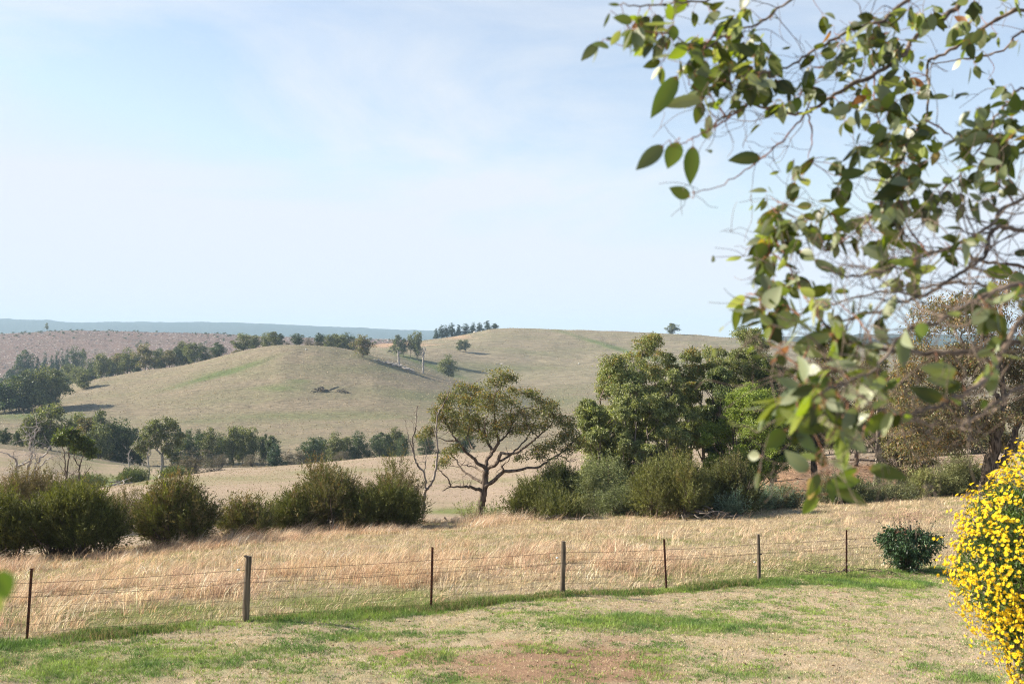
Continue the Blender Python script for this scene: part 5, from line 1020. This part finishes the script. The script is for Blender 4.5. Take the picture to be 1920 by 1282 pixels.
# fine bare twigs
g = Geo(); tw = []
A = np.array([n[0] for n in NODES]); AR = np.array([n[1] for n in NODES])
APX = np.stack([CX + F * A[:, 0] / A[:, 1], CY - F * A[:, 2] / A[:, 1]], 1)
def fine(p, L, r0):
    d = nrm(r.normal(0, 1, 3) * [1, .5, 1] + [-.45, 0, -.1]); P = [p]
    for k in range(4): d = nrm(d + r.normal(0, .33, 3)); P.append(P[-1] + d * L / 4)
    Pp, R = smooth_path(P, np.linspace(r0, .0008, 5), 3); tube(g, Pp, R, 5); return Pp
for i in range(200):
    j = r.integers(0, len(A)); p = A[j]; Pp = fine(p, r.uniform(.1, .32), min(AR[j] * .5, .002)); tw.append(Pp)
    for _ in range(2): q_ = Pp[r.integers(3, len(Pp))]; tw.append(fine(q_, r.uniform(.05, .16), .001))
RI = np.nonzero((APX[:, 0] > 1560) & (APX[:, 1] > 300))[0]
for i in range(190):
    j = RI[r.integers(0, len(RI))]; Pp = fine(A[j], r.uniform(.15, .4), min(AR[j] * .5, .0026)); fine(Pp[r.integers(3, len(Pp))], r.uniform(.06, .2), .0014)
g.build('fine_twigs', M['twig'], gum, tb)
# leaf template: oval blade with curled midrib and a short stalk
ts = np.array([-.16, 0, .1, .25, .42, .6, .78, .92, 1.0]); wd = np.array([.018, .02, .30, .47, .52, .46, .30, .12, .012])
def gumleaf(gg, p, d, n, L, W, c, c2, curl, fold):
    d = nrm(d); n = nrm(n - d * np.dot(n, d)); s = np.cross(d, n); V = []; C = []
    for t_, w_ in zip(ts, wd):
        mid = p + d * L * (t_ + .16) + n * L * curl * (t_ * t_); e = n * (w_ * W * fold)
        V += [mid - s * w_ * W + e, mid, mid + s * w_ * W + e]; cc = c2 if t_ < .02 else c; C += [cc, cc * .9 + np.array([.03, .02, 0]), cc]
    f = []
    for k in range(len(ts) - 1): a = 3 * k; f += [[a, a + 1, a + 4, a + 3], [a + 1, a + 2, a + 5, a + 4]]
    gg.add(np.array(V), f, np.array(C), True)
GC = np.array([(.17, .20, .12), (.24, .27, .18), (.20, .23, .15), (.075, .10, .035), (.04, .06, .02), (.09, .12, .04), (.22, .25, .17), (.035, .05, .016), (.08, .12, .022), (.05, .07, .02), (.15, .20, .03), (.28, .30, .20)]); STK = np.array([.3, .12, .06])
def oneleaf(p, L=None, d=None, brown=.008, ar=None):
    L = L or r.uniform(.05, .105); d = r.normal(0, .8, 3) + [-.35, 0, -.7] if d is None else d
    c = GC[r.integers(0, len(GC))] * math.exp(r.normal(0, .15))
    if r.uniform() < brown: c = np.array([.22, .09, .04])
    elif r.uniform() < .015: c = np.array([.28, .2, .07])
    gumleaf(lg, p, np.array(d, float), nrm(r.normal(0, 1, 3) + [-.2, -.5, .2]), L, L * (ar or r.uniform(.42, .62)), c, STK, r.normal(0, .18), r.uniform(0, .35))
CL = [(1340, 95, 95, 60, 62), (1390, 130, 60, 45, 26), (1200, 60, 60, 40, 20), (1240, 40, 50, 30, 10), (1410, 30, 50, 30, 14), (1590, 75, 70, 35, 30), (1650, 40, 80, 30, 30), (1620, 110, 70, 36, 36), (1700, 100, 70, 60, 36), (1560, 130, 40, 30, 14), (1640, 170, 70, 40, 34), (1690, 180, 60, 60, 36), (1600, 205, 60, 30, 16), (1470, 165, 50, 35, 14), (1400, 190, 40, 30, 10), (1800, 20, 80, 30, 22), (1880, 25, 60, 40, 18), (1850, 70, 60, 30, 12), (1840, 150, 60, 40, 10),
      (1900, 190, 40, 40, 12), (1850, 255, 70, 60, 48), (1900, 260, 40, 50, 26), (1800, 230, 60, 40, 18), (1690, 250, 60, 40, 28), (1650, 265, 40, 30, 14), (1730, 310, 90, 50, 52), (1640, 345, 60, 35, 22), (1850, 340, 70, 50, 30), (1790, 370, 60, 50, 20), (1480, 380, 50, 60, 30), (1470, 430, 45, 50, 22), (1500, 480, 55, 70, 44), (1440, 480, 25, 40, 8), (1600, 400, 60, 50, 22), (1560, 430, 40, 50, 16), (1700, 390, 90, 50, 44), (1700, 450, 80, 40, 22), (1770, 440, 60, 40, 10), (1680, 520, 50, 50, 18),
      (1450, 560, 45, 30, 18), (1500, 580, 60, 50, 32), (1540, 620, 70, 40, 24), (1600, 560, 60, 50, 12), (1650, 600, 60, 50, 14), (1870, 420, 50, 50, 10), (1890, 520, 50, 60, 14), (1870, 560, 40, 30, 6), (1640, 640, 60, 40, 14), (1500, 680, 50, 60, 26), (1560, 700, 70, 50, 34), (1640, 700, 60, 50, 26), (1700, 710, 60, 50, 10), (1500, 750, 55, 40, 22), (1580, 760, 60, 40, 18), (1640, 790, 60, 40, 12), (1520, 830, 30, 50, 8), (1545, 890, 35, 40, 12), (1860, 690, 60, 60, 12), (1780, 720, 60, 60, 8), (1910, 620, 30, 60, 8), (1600, 850, 50, 40, 5)]
for (px, py, rx, ry, n) in CL:
    m = 0
    while m < n * ((1.4 if px < 1480 else .78) if py < 600 else .6):
        x, y = px + r.normal(0, .55) * rx, py + r.normal(0, .55) * ry; i = int(np.argmin(np.hypot(APX[:, 0] - x, APX[:, 1] - y))); a = A[i]; s0 = P3(x, y, a[1] + r.normal(0, .1))
        if np.linalg.norm(s0 - a) >= .35: m += 1; continue
        tube(rg, *smooth_path([a, (a + s0) / 2 + r.normal(0, .012, 3), s0], [.0018, .0012, .0008], 3), 5)
        k = r.integers(2, 5); sz = r.uniform(.05, .088) 
        for _ in range(k): oneleaf(s0 + r.normal(0, .006, 3), sz * r.uniform(.7, 1.3))
        m += k
# single large leaves that stand clear against the sky
BIG = [((1278, 130), (1220, 222), .06, (.11, .16, .03), .36), ((1300, 135), (1330, 180), .08, (.09, .13, .02), .5), ((1330, 182), (1240, 200), .12, (.26, .27, .17), .32), ((1252, 265), (1192, 320), .1, (.1, .12, .06), .42), ((1275, 258), (1252, 318), .1, (.12, .17, .02), .6), ((1300, 262), (1294, 348), .1, (.1, .15, .02), .4), ((1330, 208), (1328, 262), .08, (.25, .26, .16), .34), ((1300, 372), (1255, 352), .08, (.08, .11, .03), .55), ((1436, 296), (1366, 297), .1, (.04, .06, .02), .5),
       ((1565, 330), (1625, 322), .1, (.07, .1, .02), .42), ((1440, 450), (1412, 490), .1, (.06, .09, .025), .6), ((1560, 400), (1588, 432), .1, (.1, .14, .03), .42), ((1530, 730), (1446, 775), .12, (.2, .25, .16), .62), ((1480, 800), (1432, 842), .1, (.08, .12, .02), .55), ((1488, 800), (1530, 850), .1, (.13, .18, .09), .42), ((1520, 740), (1518, 808), .1, (.22, .26, .16), .35), ((1560, 715), (1548, 755), .1, (.2, .25, .17), .62), ((1880, 545), (1822, 560), .1, (.09, .13, .07), .6), ((1900, 500), (1918, 560), .1, (.12, .16, .1), .6), ((1540, 880), (1516, 930), .1, (.08, .11, .03), .4), ((1552, 890), (1562, 945), .1, (.08, .12, .02), .36), ((1535, 860), (1500, 850), .1, (.19, .23, .14), .42), ((1145, 20), (1132, 55), .1, (.1, .13, .04), .2), ((1165, 10), (1140, 8), .1, (.08, .1, .03), .3)]
for (x0, y0), (x1, y1), _, c, ar in BIG:
    Y = float(YD(x0, y0)) - .05; a, e = P3(x0, y0, Y), P3(x1, y1, Y + r.normal(0, .01)); L = np.linalg.norm(e - a) / 1.16
    gumleaf(lg, a, e - a, nrm(np.array([-.15, -1, .25]) + r.normal(0, .2, 3)), L, L * ar, np.array(c), STK, r.normal(0, .06), .12)
    i = int(np.argmin(np.linalg.norm(A - a, axis=1))); tube(rg, *smooth_path([A[i], (A[i] + a) / 2 + r.normal(0, .01, 3), a], [.002, .0016, .0012], 4), 5)
for Pp in [t_ for t_ in tw[::3] if CY - F * t_[-1][2] / t_[-1][1] < 900]:
    for _ in range(r.integers(0, 2)): oneleaf(Pp[-1], r.uniform(.03, .055))
rg.build('leaf_stalks', M['redtwig'], gum, tb); lg.build('foliage', M['gum'], gum, tb)

# leaf sprig poking in at the left edge, very close to the viewer
b = np.array([-.72, 1.15, -.36]); g, s2 = Geo(), Geo(); g_old = lg; lg = g
gumleaf(g, P3(-8, 1060, 1.15), P3(14, 1118, 1.15) - P3(-8, 1060, 1.15), np.array([.3, -1, .1]), .036, .028, np.array([.1, .17, .02]), STK, .05, .1)
gumleaf(g, P3(-14, 1095, 1.15), P3(4, 1152, 1.15) - P3(-14, 1095, 1.15), np.array([.2, -1, .3]), .03, .014, np.array([.3, .33, .12]), STK, .05, .1)
gumleaf(g, P3(-60, 1050, 1.15), np.array([-.4, .1, -.8]), np.array([.2, -1, .3]), .06, .03, np.array([.1, .17, .02]), STK, .05, .1)
P, R = smooth_path([np.array([-1.3, 1.2, float(H(-1.3, 1.2))]), [-1.25, 1.2, -1.6], [-1.05, 1.15, -.4], P3(-110, 1010, 1.15), P3(-14, 1095, 1.15)], [.02, .016, .008, .003, .0014], 5); tube(s2, P, R, 8); tube(s2, [P3(-60, 1050, 1.15), P3(-30, 1052, 1.15), P3(-8, 1060, 1.15)], [.0015, .0012, .001], 5); tube(s2, [P3(-110, 1010, 1.15), P3(-60, 1050, 1.15)], [.002, .0015], 5)
t = thing('sapling', P[0], 'blurred bright green leaves of a close sapling at the left edge', 'plant'); s2.build('stem', M['redtwig'], t, P[0]); g.build('foliage', M['gum'], t, P[0])

# ------------------------------------------------------------------ air
import bmesh
bm = bmesh.new(); bmesh.ops.create_cube(bm, size=1); me = bpy.data.meshes.new('haze'); bm.to_mesh(me); bm.free()
zlo = float(ZG.min()) - 1; zhi = max(float(ZG.max()), 8.0) + 12
o = bpy.data.objects.new('haze', me); col.objects.link(o); o.scale = (26000, 9400, zhi - zlo); o.location = (0, 4400, (zhi + zlo) / 2); o['kind'] = 'stuff'; o['label'] = 'thin blue summer haze'; 
m, N, L = newmat('haze'); out = N.new('ShaderNodeOutputMaterial'); v = N.new('ShaderNodeVolumePrincipled'); v.inputs['Color'].default_value = (.58, .79, 1.0, 1); v.inputs['Density'].default_value = 1.2e-4; v.inputs['Anisotropy'].default_value = 0.0
L.new(v.outputs[0], out.inputs['Volume']); me.materials.append(m)
